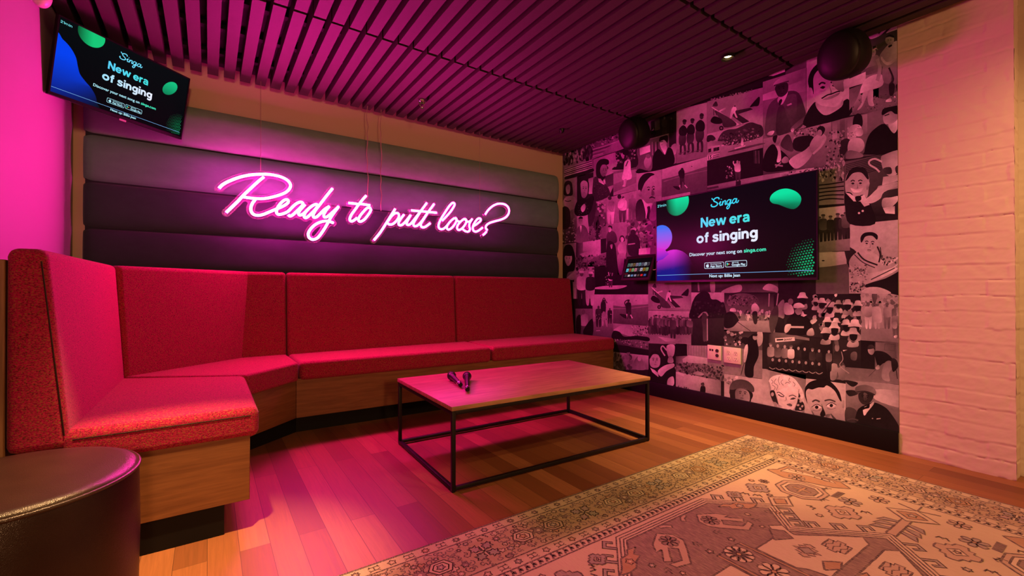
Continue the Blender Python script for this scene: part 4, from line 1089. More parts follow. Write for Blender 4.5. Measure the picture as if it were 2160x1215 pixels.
# the printed sheet lies on the plaster
_sheet = Sheet(lambda u, v, lift: Vector((XR - lift, u, v)))
_sheet.poly([(YB - 0.002, 0.12), (PAPER_Y0, 0.12), (PAPER_Y0, 2.6), (YB - 0.002, 2.6)], Print.g(.08))
_sheet.add_to(bm, 1)
draw_wallpaper().add_to(bm, 1)
# keep the print between the corner and the pier, and turn every piece to the room
lay = bm.loops.layers.float_color['print']
for v in bm.verts:
    if v.co.x < XR - 1e-6:
        v.co.y = min(max(v.co.y, PAPER_Y0 + 0.001), YB - 0.003)
        v.co.z = min(max(v.co.z, 0.118), 2.62)
bm.normal_update()
for f in bm.faces:
    if f.material_index == 1 and f.normal.x > 0:
        f.normal_flip()
o = struct('wall_right', bm, [M['wall_beige'], M['print']], 'right wall papered with a collage of black and white photographs', smooth=0)

# ------------------------------------------------------------------ painted brick pier and the wall past it
def brick_face(bm, origin, du, length, height, nrm, cell=0.006, seed=1, mi=0):
    """A thickly painted brick face: relief in the mesh. origin + du * s along, Z up, nrm outwards."""
    nu, nv = max(2, int(length / cell)), int(height / cell)
    rnd = random.Random(seed)
    course, bl = 0.0835, 0.235
    offs = {}
    grid = []
    for j in range(nv + 1):
        z = height * j / nv
        row = []
        for i in range(nu + 1):
            s = length * i / nu
            w = mnoise.noise(Vector((s * 5, z * 1.3, seed))) * 0.010 + mnoise.noise(Vector((s * 22, z * 9, seed + 3))) * 0.004
            zz = z + w
            r = math.floor(zz / course)
            fz = (zz / course - r) * course
            ss = s + (bl / 2 if r % 2 else 0.04) + mnoise.noise(Vector((z * 30, r * 3.1, seed))) * 0.008
            c = math.floor(ss / bl)
            fs = (ss / bl - c) * bl
            if (r, c) not in offs:
                offs[(r, c)] = (rnd.uniform(-0.0014, 0.0013), rnd.uniform(-0.010, 0.010))
            off, tilt = offs[(r, c)]
            strength = max(0.0, 0.40 + 1.25 * mnoise.noise(Vector((s * 3.5, z * 7 + r, seed + 9))))
            dz = min(fz, course - fz)
            ds = min(fs, bl - fs)
            g = -0.0042 * strength * math.exp(-(dz / 0.0042) ** 2) - 0.0022 * strength * math.exp(-(ds / 0.004) ** 2)
            lip = 0.0018 * strength * math.exp(-((fz - 0.012) / 0.006) ** 2)
            h = off + tilt * (fz / course - 0.5) * 0.25 + g + lip
            h += 0.0016 * mnoise.noise(Vector((s * 30, z * 30, seed))) + 0.0008 * mnoise.noise(Vector((s * 110, z * 110, seed)))
            row.append(bm.verts.new(origin + du * s + Vector((0, 0, z)) + nrm * h))
        grid.append(row)
    for a, b in zip(grid, grid[1:]):
        for i in range(nu):
            f = bm.faces.new((a[i], a[i + 1], b[i + 1], b[i]))
            f.material_index = mi
    return grid


bm = bmesh.new()
brick_face(bm, Vector((XR, PAPER_Y0 - 0.001, 0)), Vector((0, -1, 0)), PAPER_Y0 - 0.001 - PIER_Y0, 2.62, Vector((-1, 0, 0)), seed=4)
brick_face(bm, Vector((XR, PIER_Y0, 0)), Vector((1, 0, 0)), 0.13, 2.62, Vector((0, -1, 0)), seed=6)
box(bm, XR + 0.012, XR + 0.30, PIER_Y0 + 0.012, PAPER_Y0, 0.0, 2.62)
struct('wall_pier', bm, M['brick_paint'], 'white painted brick pier right of the photo wallpaper', smooth=60)
bm = bmesh.new()
brick_face(bm, Vector((XR + 0.115, PIER_Y0 + 0.01, 0)), Vector((0, -1, 0)), 1.0, 2.62, Vector((-1, 0, 0)), cell=0.009, seed=11)
box(bm, XR + 0.13, XR + 0.30, -5.4, PIER_Y0 + 0.01, 0.0, 2.62)
struct('wall_right_recess', bm, M['brick_paint'], 'painted brick wall set back beyond the pier', smooth=60)

bm = bmesh.new()
box(bm, XR - 0.014, XR + 0.001, PAPER_Y0 + 0.002, YB, 0.0, 0.125, bev=0.003)
struct('baseboard_right', bm, M['black_board'], 'black baseboard under the photo wallpaper')

# ------------------------------------------------------------------ slatted ceiling
bm = bmesh.new()
box(bm, -1.6, XR + 0.4, -5.4, YB + 0.12, CEIL_Z + 0.03, TOP_Z)
ceil = struct('ceiling', bm, M['plenum'], 'black ceiling void above the slats', smooth=0)
PITCH_S, SLAT_W = 0.0975, 0.064
SEAMS = [3.795, 2.66, 1.42, 0.18]
for y1, y0 in zip(SEAMS, SEAMS[1:]):
    bm = bmesh.new()
    rnd = random.Random(int(y0 * 100))
    x = XL + 0.012
    while x + SLAT_W < XR + 0.02:
        z = SLAT_Z + rnd.uniform(-0.0015, 0.0015)
        x1 = min(x + SLAT_W, XR - 0.002)
        box(bm, x, x1, y0 + 0.011, y1 - 0.011, z, z + 0.085)
        x += PITCH_S
    for yy in (y0 + 0.22, (y0 + y1) / 2, y1 - 0.22):
        box(bm, XL + 0.01, XR - 0.01, yy - 0.022, yy + 0.022, SLAT_Z + 0.060, SLAT_Z + 0.088, 1)
    o = struct('ceiling_panel', bm, [M['slat'], M['plenum']], smooth=0)
    o['label'] = 'black slatted ceiling panel'

# ================================================================== channelled wall panel
def channel_roll(bm, x0, x1, z0, z1, yb, depth, mi=0):
    """One stuffed horizontal roll with rounded ends."""
    nx, nz = 150, 22
    xs = []
    rr = 0.055
    for i in range(nx + 1):
        t = i / nx
        xs.append(x0 + (x1 - x0) * t)
    for k in range(1, 8):
        xs += [x0 + rr * (k / 8) ** 2, x1 - rr * (k / 8) ** 2]
    xs = sorted(set(round(x, 5) for x in xs))
    zm, hz = (z0 + z1) / 2, (z1 - z0) / 2
    grid = []
    for x in xs:
        e = min(x - x0, x1 - x)
        t = min(1.0, e / rr)
        sc_z = 1 - 0.17 * (1 - math.sqrt(max(0.0, 1 - (1 - t) ** 2)))
        endf = math.sqrt(max(0.0, 1 - (1 - t) ** 2.2))
        row = []
        for j in range(nz + 1):
            a = -1 + 2 * j / nz
            a = math.copysign(abs(a) ** 0.72, a)
            p = (1 - abs(a) ** 2.6) ** 0.55 if abs(a) < 1 else 0.0
            w = mnoise.noise(Vector((x * 2.2, zm * 7, a))) * 0.004
            row.append(bm.verts.new((x, yb - depth * p * (0.15 + 0.85 * endf) - w * p, zm + hz * a * sc_z)))
        grid.append(row)
    for a, b in zip(grid, grid[1:]):
        for j in range(nz):
            bm.faces.new((a[j], b[j], b[j + 1], a[j + 1])).material_index = mi


panel = thing('upholstered_wall_panel', 'long channelled wall panel of grey to near-black velvet rolls behind the neon sign', 'wall panel', (1.29, YB - 0.02, 0.70))
bm = bmesh.new()
box(bm, -0.645, 3.232, YB - 0.022, YB, 0.46, 2.225)
obj('backing_board', bm, M['channel'][4], panel)
for i, (zt, zb) in enumerate([(2.241, 1.947), (1.947, 1.644), (1.644, 1.349), (1.349, 1.05), (1.05, 0.75), (0.75, 0.45)]):
    bm = bmesh.new()
    channel_roll(bm, -0.655, 3.243, zb + 0.001, zt - 0.001, YB - 0.012, 0.058)
    o = obj('channel', bm, M['channel'][i], panel, smooth=70)
    o['label'] = ['pale olive grey channel', 'grey channel', 'dark navy channel', 'near-black navy channel', 'black channel', 'black channel'][i]

# ================================================================== banquette
bench = thing('banquette', 'red tweed corner banquette on wood base running along left and back walls', 'bench', (0.138, 2.06, 0))
# seat outlines: front corner points and back line
SA, SB, SCo, SD = (0.172, 2.05), (0.172, 2.86), (0.487, 3.168), (3.325, 3.06)
RA, RB, RC, RD = (-0.378, 2.05), (-0.367, 3.165), (0.19, 3.61), (3.325, 3.635)
sx = lambda x: SCo[1] + (SD[1] - SCo[1]) * (x - SCo[0]) / (SD[0] - SCo[0])
bx = lambda x: RC[1] + (RD[1] - RC[1]) * (x - RC[0]) / (RD[0] - RC[0])
seat_z0, seat_z1 = 0.362, 0.484


def cushion(name, bot, top, z0, z1, bev, seg=6, puff=0.006):
    bm = bmesh.new()
    prism(bm, bot, top, z0, z1, bev=bev, seg=seg)
    return bm


def inset(pts, d):
    """Shrink a plan outline (counter-clockwise) by d."""
    n = len(pts)
    out = []
    for i in range(n):
        p0, p1, p2 = Vector(pts[i - 1]), Vector(pts[i]), Vector(pts[(i + 1) % n])
        e1, e2 = (p1 - p0).normalized(), (p2 - p1).normalized()
        n1, n2 = Vector((-e1.y, e1.x)), Vector((-e2.y, e2.x))
        b = (n1 + n2)
        k = d / max(0.2, (1 + n1.dot(n2)))
        out.append(tuple(p1 + b * k))
    return out


seats = [[SA, SB, RB, RA],
         [SB, SCo, (0.478, bx(0.478) + 0.03), (0.19, 3.64), (RC[0] - 0.03, RC[1] + 0.01), (RB[0] - 0.03, RB[1] + 0.02)],
         [(SCo[0] + 0.004, SCo[1]), (1.925, sx(1.925)), (1.975, bx(1.975) + 0.03), (0.481, bx(0.481) + 0.03)],
         [(1.929, sx(1.929)), SD, (RD[0], RD[1] + 0.03), (1.979, bx(1.979) + 0.03)]]
seats[0] = [SA, SB, (RB[0] - 0.03, RB[1]), (RA[0] - 0.03, RA[1])]
for s in seats:
    bm = cushion('seat_cushion', inset(s, 0.0015), None, seat_z0, seat_z1, 0.030)
    o = obj('seat_cushion', bm, M['red'], bench, smooth=60)
    o.modifiers.new('weights', 'WEIGHTED_NORMAL').keep_sharp = True


def back_block(b0, b1, t0, t1, th, zb, zt, bev=0.027, mit=None):
    """Backrest from plan point b0 to b1 at the seat (front face), t0 to t1 at the top, th thick at the top; mit = depth direction at each end."""
    d0, d1 = mit
    bot = [b0, b1, (t1[0] + d1[0] * th, t1[1] + d1[1] * th), (t0[0] + d0[0] * th, t0[1] + d0[1] * th)]
    top = [t0, t1, (t1[0] + d1[0] * th, t1[1] + d1[1] * th), (t0[0] + d0[0] * th, t0[1] + d0[1] * th)]
    bm = bmesh.new()
    prism(bm, bot, top, zb, zt, bev=bev, seg=6)
    return bm


BZ, TZ = 0.425, 1.086
dn = Vector((RC[0] - RB[0], RC[1] - RB[1])).normalized()
dq = Vector((-dn.y, dn.x))                                           # behind the diagonal back
dt0 = (RB[0] - 0.030, RB[1] + 0.012)
dt1 = (0.262, 3.683)
backs = [
    # along the left wall: outline goes far -> near so that it stays counter-clockwise
    ([(RB[0], RB[1]), (RA[0], RA[1])], [(dt0[0] - 0.014, dt0[1]), (-0.436, 2.05)], 0.092, [(-1, 0.25), (-1, 0)]),
    ([(RC[0] + 0.05, RC[1] + 0.04), (RB[0], RB[1] + 0.004)], [dt1, (dt0[0] - 0.01, dt0[1] + 0.004)], 0.10, [tuple(dq), tuple(dq)]),
    ([(0.476, bx(0.476)), (0.16, 3.61)], [(0.476, bx(0.476) + 0.050), (0.15, 3.66)], 0.10, [(0, 1), (0, 1)]),
    ([(1.868, bx(1.868)), (0.479, bx(0.479))], [(1.868, bx(1.868) + 0.050), (0.479, bx(0.479) + 0.050)], 0.10, [(0, 1), (0, 1)]),
    ([(3.322, bx(3.322)), (1.871, bx(1.871))], [(3.300, bx(3.322) + 0.050), (1.871, bx(1.871) + 0.050)], 0.10, [(0, 1), (0, 1)]),
]
for (b, t, th, mit) in backs:
    bm = back_block(b[1], b[0], t[1], t[0], th, BZ, TZ, mit=[mit[1], mit[0]])
    bmesh.ops.recalc_face_normals(bm, faces=bm.faces)
    o = obj('back_cushion', bm, M['red'], bench, smooth=60)
    o.modifiers.new('weights', 'WEIGHTED_NORMAL').keep_sharp = True

# sewn seams that show at the near end
bm = bmesh.new()
tube(bm, [(-0.372, 2.0518, seat_z1 - 0.031), (0.140, 2.0518, seat_z1 - 0.031)], 0.0022, 6)
tube(bm, [(0.1705, 2.082, seat_z1 - 0.031), (0.1705, 2.84, seat_z1 - 0.031)], 0.0022, 6)
o = obj('seam_piping', bm, M['leather'], bench)
o['label'] = 'dark sewn seam around the near seat cushion'
bm = bmesh.new()
tube(bm, [(-0.3920, 2.0522, 0.47), (-0.4475, 2.0522, 1.045)], 0.0022, 6)
o = obj('seam_piping', bm, M['leather'], bench)
o['label'] = 'dark sewn seam down the near backrest end'
bm = bmesh.new()
tube(bm, [(-0.3745, 2.985, 0.485), (-0.4325, 2.985, 1.052)], 0.0020, 6)
o = obj('seam_piping', bm, M['red'], bench)

# wooden base: one panel run each
WA, WB, WC, WD = (0.139, 2.058), (0.139, 2.878), (0.474, 3.192), (3.325, 3.088)
wx = lambda x: WC[1] + (WD[1] - WC[1]) * (x - WC[0]) / (WD[0] - WC[0])
for ol in ([WA, WB, (-0.69, 3.20), (-0.69, 2.058)],
           [(WB[0], WB[1] + 0.001), (WC[0] - 0.0005, WC[1]), (0.4735, 3.77), (0.0, 3.77), (-0.69, 3.202)],
           [(WC[0] + 0.001, WC[1]), WD, (3.325, 3.77), (WC[0] + 0.001, 3.77)]):
    bm = bmesh.new()
    prism(bm, ol, None, 0.119, seat_z0 + 0.012, bev=0.0015, seg=1)
    obj('base_panel', bm, M['veneer'], bench)
for ol in ([(0.054, 2.068), (0.054, 2.955), (-0.69, 3.2), (-0.69, 2.068)],
           [(0.054, 2.956), (0.488, 3.29), (0.488, 3.77), (-0.69, 3.201)],
           [(0.489, 3.29), (3.325, 3.19), (3.325, 3.77), (0.489, 3.77)]):
    bm = bmesh.new()
    prism(bm, ol, None, 0.0, 0.121)
    o = obj('kick_board', bm, M['kick'], bench, smooth=0)
    o['label'] = 'recessed black kick board'
bm = bmesh.new()
prism(bm, [(-0.529, 2.056), (-0.529, 3.30), (-0.70, 3.30), (-0.70, 2.056)], None, 0.375, 1.048, bev=0.002, seg=1)
obj('end_panel', bm, M['wood_side'], bench)
bm = bmesh.new()
prism(bm, [(-0.50, 3.31), (0.14, 3.775), (-0.70, 3.775), (-0.70, 3.31)], None, 0.375, 1.048, bev=0.002, seg=1)
obj('corner_deck', bm, M['wood_side'], bench)

# ================================================================== ottoman
OX, OY, OR, OZ = -0.428, 1.665, 0.266, 0.462
ott = thing('ottoman', 'round dark brown leather ottoman with piped top edge', 'ottoman', (OX, OY, 0))
bm = bmesh.new()
lathe(bm, [(OR - 0.012, 0.0), (OR - 0.004, 0.006), (OR - 0.001, 0.12), (OR + 0.002, 0.28), (OR - 0.001, OZ - 0.030), (OR - 0.005, OZ - 0.014)], 96)
obj('body', bm, M['leather'], ott, shift=False, smooth=60)
bm = bmesh.new()
prof = [(OR - 0.005, OZ - 0.016), (OR - 0.003, OZ - 0.006), (OR - 0.012, OZ + 0.003)]
for i in range(1, 13):
    t = i / 12
    r = (OR - 0.012) * (1 - t)
    prof.append((r, OZ + 0.003 + 0.012 * (1 - (1 - t) ** 3)))
lathe(bm, prof, 96)
obj('top', bm, M['leather'], ott, shift=False, smooth=60)
bm = bmesh.new()
ring = [(math.cos(a) * (OR - 0.001), math.sin(a) * (OR - 0.001), OZ - 0.008) for a in [2 * PI * i / 120 for i in range(121)]]
tube(bm, ring, 0.0048, 8, caps=False)
obj('piping', bm, M['leather'], ott, shift=False)

# ================================================================== coffee table
tab = thing('coffee_table', 'low rectangular coffee table, oak top on thin black steel frame', 'table', (1.640, 2.260, 0), (0, 0, rad(-2.0)))
TL, TW, TH = 1.368, 0.806, 0.405
bm = bmesh.new()
box(bm, -TL / 2, TL / 2, -TW / 2, TW / 2, TH - 0.021, TH, bev=0.0022)
o = obj('table_top', bm, M['table_wood'], tab, shift=False)
fx, fy, bw = TL / 2 - 0.004, TW / 2 - 0.004, 0.019
for sx_, sy_ in ((-1, -1), (1, -1), (1, 1), (-1, 1)):
    bm = bmesh.new()
    x1, y1 = sx_ * fx, sy_ * fy
    box(bm, min(x1, x1 - sx_ * bw), max(x1, x1 - sx_ * bw), min(y1, y1 - sy_ * bw), max(y1, y1 - sy_ * bw), 0.006, TH - 0.022, bev=0.0012)
    box(bm, min(x1, x1 - sx_ * bw) + 0.002, max(x1, x1 - sx_ * bw) - 0.002, min(y1, y1 - sy_ * bw) + 0.002, max(y1, y1 - sy_ * bw) - 0.002, 0.0, 0.007)
    obj('leg', bm, M['steel_black'], tab, shift=False)
for zz in (0.006, TH - 0.022 - bw):
    for sy_ in (-1, 1):
        bm = bmesh.new()
        y1 = sy_ * fy
        box(bm, -fx + bw, fx - bw, min(y1, y1 - sy_ * bw), max(y1, y1 - sy_ * bw), zz, zz + bw, bev=0.0012)
        obj('long_rail', bm, M['steel_black'], tab, shift=False)
    for sx_ in (-1, 1):
        bm = bmesh.new()
        x1 = sx_ * fx
        box(bm, min(x1, x1 - sx_ * bw), max(x1, x1 - sx_ * bw), -fy + bw, fy - bw, zz, zz + bw, bev=0.0012)
        obj('end_rail', bm, M['steel_black'], tab, shift=False)

# ================================================================== neon sign
NY = 3.685


def crop(x0, y0, s):
    return lambda pts: [(x0 + x / s, y0 + y / s) for x, y in pts]


NA, NB, NC2 = crop(440, 350, 6.75), crop(760, 380, 6.353), crop(400, 300, 2.7)
WORDS = [
    ('Ready', [
        NA([(150, 318), (190, 275), (260, 232), (340, 197), (420, 168), (500, 146), (600, 128), (700, 120), (800, 118), (900, 126), (1000, 147), (1080, 178), (1140, 222), (1167, 275), (1150, 328), (1100, 375), (1030, 407), (940, 435), (840, 458), (750, 467), (650, 463), (560, 452), (478, 438)]),
        NA([(785, 158), (700, 228), (600, 320), (500, 415), (420, 500), (330, 588), (252, 662)]),
        NA([(662, 482), (625, 530), (602, 595), (608, 650), (645, 692), (710, 704), (780, 690), (850, 662), (930, 628), (1010, 596), (1090, 556), (1135, 512), (1120, 480), (1075, 490), (1020, 540), (975, 610), (968, 665), (1000, 692), (1060, 680), (1120, 655), (1160, 620), (1215, 565), (1270, 525), (1320, 515), (1345, 540), (1320, 580), (1260, 640), (1200, 695), (1160, 715), (1135, 695)]),
        NA([(1372, 552), (1310, 620), (1280, 670), (1295, 700), (1335, 690), (1385, 650), (1440, 595), (1500, 555), (1540, 548), (1550, 575), (1500, 640), (1440, 700), (1390, 738), (1362, 725), (1368, 680), (1400, 630)]),
        NA([(1763, 322), (1680, 425), (1600, 530), (1530, 620), (1492, 690), (1495, 730), (1535, 728), (1590, 680), (1650, 620), (1718, 575)]),
        NA([(1718, 578), (1670, 635), (1640, 695), (1655, 732), (1700, 715), (1770, 655), (1852, 578)]),
        NA([(1850, 580), (1790, 660), (1730, 750), (1670, 860), (1605, 960), (1545, 1028), (1480, 1048), (1430, 1018), (1420, 960), (1455, 895), (1520, 835), (1600, 797), (1690, 785), (1778, 812)])]),
    ('to', [
        NA([(1990, 528), (2060, 534), (2140, 545)]) + NB([(0, 318), (60, 326), (130, 338)]),
        NB([(78, 208), (30, 262), (-20, 325), (-70, 395), (-120, 465), (-142, 525), (-120, 552), (-80, 535), (-45, 505)]),
        NB([(140, 375), (95, 372), (40, 425), (-10, 490), (-25, 535), (0, 555), (50, 530), (105, 465), (140, 405), (130, 372)])]),
    ('putt', [
        NB([(467, 386), (420, 460), (370, 540), (320, 620), (260, 710), (182, 805)]),
        NB([(375, 545), (420, 480), (470, 442), (510, 450), (515, 495), (480, 550), (430, 590), (385, 592), (362, 568)]),
        NB([(585, 462), (540, 520), (512, 575), (525, 602), (560, 598), (610, 550), (672, 470)]),
        NB([(675, 468), (640, 530), (620, 580), (640, 600), (680, 580), (740, 505), (810, 415), (890, 306)]),
        NB([(808, 418), (750, 510), (712, 580), (725, 615), (765, 608), (820, 555), (900, 440), (988, 320)]),
        NB([(905, 432), (850, 520), (812, 585), (820, 625), (860, 630), (900, 605), (935, 578)]),
        NB([(680, 405), (760, 413), (850, 420), (940, 430), (1022, 437)])]),
    ('loose?', [
        NB([(1095, 545), (1150, 490), (1210, 420), (1255, 350), (1262, 315), (1235, 306), (1190, 350), (1130, 440), (1075, 530), (1048, 605), (1062, 650), (1105, 655), (1150, 622), (1195, 565)]),
        NB([(1260, 508), (1215, 545), (1170, 600), (1160, 645), (1185, 662), (1230, 635), (1275, 575), (1290, 525), (1270, 505), (1300, 545), (1340, 560)]),
        NB([(1395, 518), (1350, 550), (1305, 605), (1298, 650), (1325, 668), (1370, 640), (1410, 585), (1422, 540), (1400, 518), (1430, 555), (1470, 550), (1500, 520)]),
        NB([(1498, 522), (1465, 575), (1460, 620), (1470, 655), (1450, 688), (1410, 685), (1370, 655)]),
        NB([(1515, 618), (1565, 585), (1610, 545), (1608, 515), (1575, 518), (1535, 565), (1508, 625), (1515, 675), (1550, 690), (1590, 672), (1638, 636)]),
        NB([(1672, 462), (1710, 405), (1770, 350), (1840, 318), (1910, 318), (1965, 345), (1992, 395), (1985, 450), (1945, 500), (1880, 530), (1800, 552), (1730, 575), (1690, 605), (1680, 640), (1702, 672)]),
        NB([(1690, 688), (1668, 715), (1640, 738)])]),
]
TUBE_R = 0.0090


def neon_tube(bm, path):
    """Half-round glowing front with an opaque silicone back; path in X, Z."""
    n = len(path)
    arc = [rad(a) for a in range(0, 181, 22)]
    fr, bk = [], []
    for i, (x, z) in enumerate(path):
        a, b = path[max(i - 1, 0)], path[min(i + 1, n - 1)]
        t = Vector((b[0] - a[0], 0, b[1] - a[1])).normalized()
        s = Vector((t.z, 0, -t.x))
        p = Vector((x, NY, z))
        fr.append([bm.verts.new(p + s * (TUBE_R * math.cos(q)) + Vector((0, -TUBE_R * math.sin(q), 0))) for q in arc])
        h = [p + s * (TUBE_R * math.cos(arc[0])) + Vector((0, -TUBE_R * math.sin(arc[0]), 0)),
             p + s * TUBE_R * 0.8 + Vector((0, 0.014, 0)), p - s * TUBE_R * 0.8 + Vector((0, 0.014, 0)),
             p + s * (TUBE_R * math.cos(arc[-1])) + Vector((0, -TUBE_R * math.sin(arc[-1]), 0))]
        bk.append([bm.verts.new(q) for q in h])
    for rows, mi in ((fr, 0), (bk, 1)):
        for a, b in zip(rows, rows[1:]):
            for j in range(len(a) - 1):
                bm.faces.new((a[j], a[j + 1], b[j + 1], b[j])).material_index = mi
    for r in (fr[0], fr[-1]):
        bm.faces.new(r).material_index = 0
    for r in (bk[0], bk[-1]):
        bm.faces.new(r).material_index = 1


def neon_material(word):
    """Glow strength is weighted word by word, brightest first, to light the left side more."""
    m = M['neon'].copy()
    m.name = 'neon_glow_' + ''.join(c for c in word.lower() if c.isalpha())
    for nd in m.node_tree.nodes:
        if nd.type == 'EMISSION':
            nd.inputs[1].default_value = NEON_STR * {'Ready': 1.75, 'to': 1.1, 'putt': 0.75, 'loose?': 0.5}[word]  # uneven gains added to throw more pink light to the left
    return m


sign = thing('neon_sign', 'pink neon script sign reading Ready to putt loose? hung before the velvet panel', 'neon sign', (1.28, NY, 1.33))
all_pts = []
for word, strokes in WORDS:
    bm = bmesh.new()
    for st in strokes:
        pts = [at(px, py, Y=NY) for px, py in st]
        path = catmull([(p.x, p.z) for p in pts], 5)
        neon_tube(bm, path)
        all_pts += path
    bmesh.ops.recalc_face_normals(bm, faces=bm.faces)
    o = obj('lettering', bm, [neon_material(word), M['silicone']], sign)
    o['label'] = 'glowing word ' + word
# clear backing sheet that follows the letters
P = np.array(all_pts)
x0, x1, z0, z1 = P[:, 0].min() - 0.06, P[:, 0].max() + 0.06, P[:, 1].min() - 0.06, P[:, 1].max() + 0.06
g = 0.009
nx, nz = int((x1 - x0) / g), int((z1 - z0) / g)
gx, gz = np.meshgrid(x0 + g * np.arange(nx + 1), z0 + g * np.arange(nz + 1), indexing='ij')
D = np.full(gx.shape, 9.0)
for px_, pz_ in P:
    D = np.minimum(D, np.hypot(gx - px_, gz - pz_))
D = 0.027 - D
bm = bmesh.new()
cache = {}


def cut(i, j, i2, j2):
    k = (i, j, i2, j2) if (i, j) < (i2, j2) else (i2, j2, i, j)
    if k not in cache:
        a, b = D[i, j], D[i2, j2]
        t = a / (a - b)
        cache[k] = bm.verts.new((gx[i, j] + (gx[i2, j2] - gx[i, j]) * t, NY + 0.018, gz[i, j] + (gz[i2, j2] - gz[i, j]) * t))
    return cache[k]


def corner(i, j):
    if (i, j) not in cache:
        cache[(i, j)] = bm.verts.new((gx[i, j], NY + 0.018, gz[i, j]))
    return cache[(i, j)]


for i in range(nx):
    for j in range(nz):
        cs = [(i, j), (i + 1, j), (i + 1, j + 1), (i, j + 1)]
        ins = [D[c] > 0 for c in cs]
        if not any(ins):
            continue
        pl = []
        for k in range(4):
            a, b = cs[k], cs[(k + 1) % 4]
            if ins[k]:
                pl.append(corner(*a))
            if ins[k] != ins[(k + 1) % 4]:
                pl.append(cut(*a, *b))
        if len(pl) >= 3:
            bm.faces.new(pl)
o = obj('acrylic_backing', bm, M['acrylic'], sign, smooth=0)
o['label'] = 'clear acrylic sheet following the letters'
sol = o.modifiers.new('sheet', 'SOLIDIFY')
sol.thickness = 0.004
sol.offset = 1
# wires up to the ceiling and two power cords
for px, py, wob in ((550, 362, 0), (1012, 444, 0)):
    bm = bmesh.new()
    p = at(px, py, Y=NY + 0.02)
    tube(bm, [(p.x, NY + 0.02, p.z), (p.x, NY + 0.022, SLAT_Z + 0.07)], 0.0014, 5)
    obj('hanging_wire', bm, M['cable_grey'], sign)
rnd = random.Random(5)
for px, py in ((775, 418), (804, 445)):
    bm = bmesh.new()
    p = at(px, py, Y=NY + 0.022)
    path = []
    for i in range(15):
        t = i / 14
        path.append((p.x + (rnd.uniform(-0.007, 0.007) if 0 < i < 13 else 0), NY + 0.024 + rnd.uniform(-0.006, 0.006), p.z + (SLAT_Z + 0.07 - p.z) * t))
    tube(bm, catmull(path, 4), 0.0030, 6)
    obj('power_cord', bm, M['cable_grey'], sign)

# ================================================================== screens
def script_strokes():
    """The singing service's script mark, in a unit box."""
    return [
        ([(.31, .78), (.29, .90), (.20, .93), (.12, .84), (.12, .72), (.20, .62), (.25, .52), (.23, .40), (.14, .33), (.05, .36), (.01, .46), (.04, .52)], .030),
        ([(.04, .96), (.06, .87), (.13, .82)], .026),
        ([(.30, .46), (.37, .62), (.34, .46), (.35, .35), (.40, .38), (.45, .50)], .026), ([(.385, .74), (.395, .78)], .032),
        ([(.45, .62), (.43, .48), (.42, .34), (.45, .50), (.51, .62), (.545, .58), (.53, .44), (.54, .35), (.585, .40)], .026),
        ([(.72, .60), (.66, .64), (.60, .54), (.59, .40), (.63, .34), (.69, .42), (.735, .63), (.71, .36), (.67, .12), (.62, .03), (.585, .10), (.62, .22), (.72, .34), (.79, .44)], .026),
        ([(.92, .60), (.86, .64), (.80, .54), (.79, .40), (.83, .34), (.89, .42), (.94, .64), (.915, .44), (.94, .35), (.98, .40), (1.0, .50)], .026)]


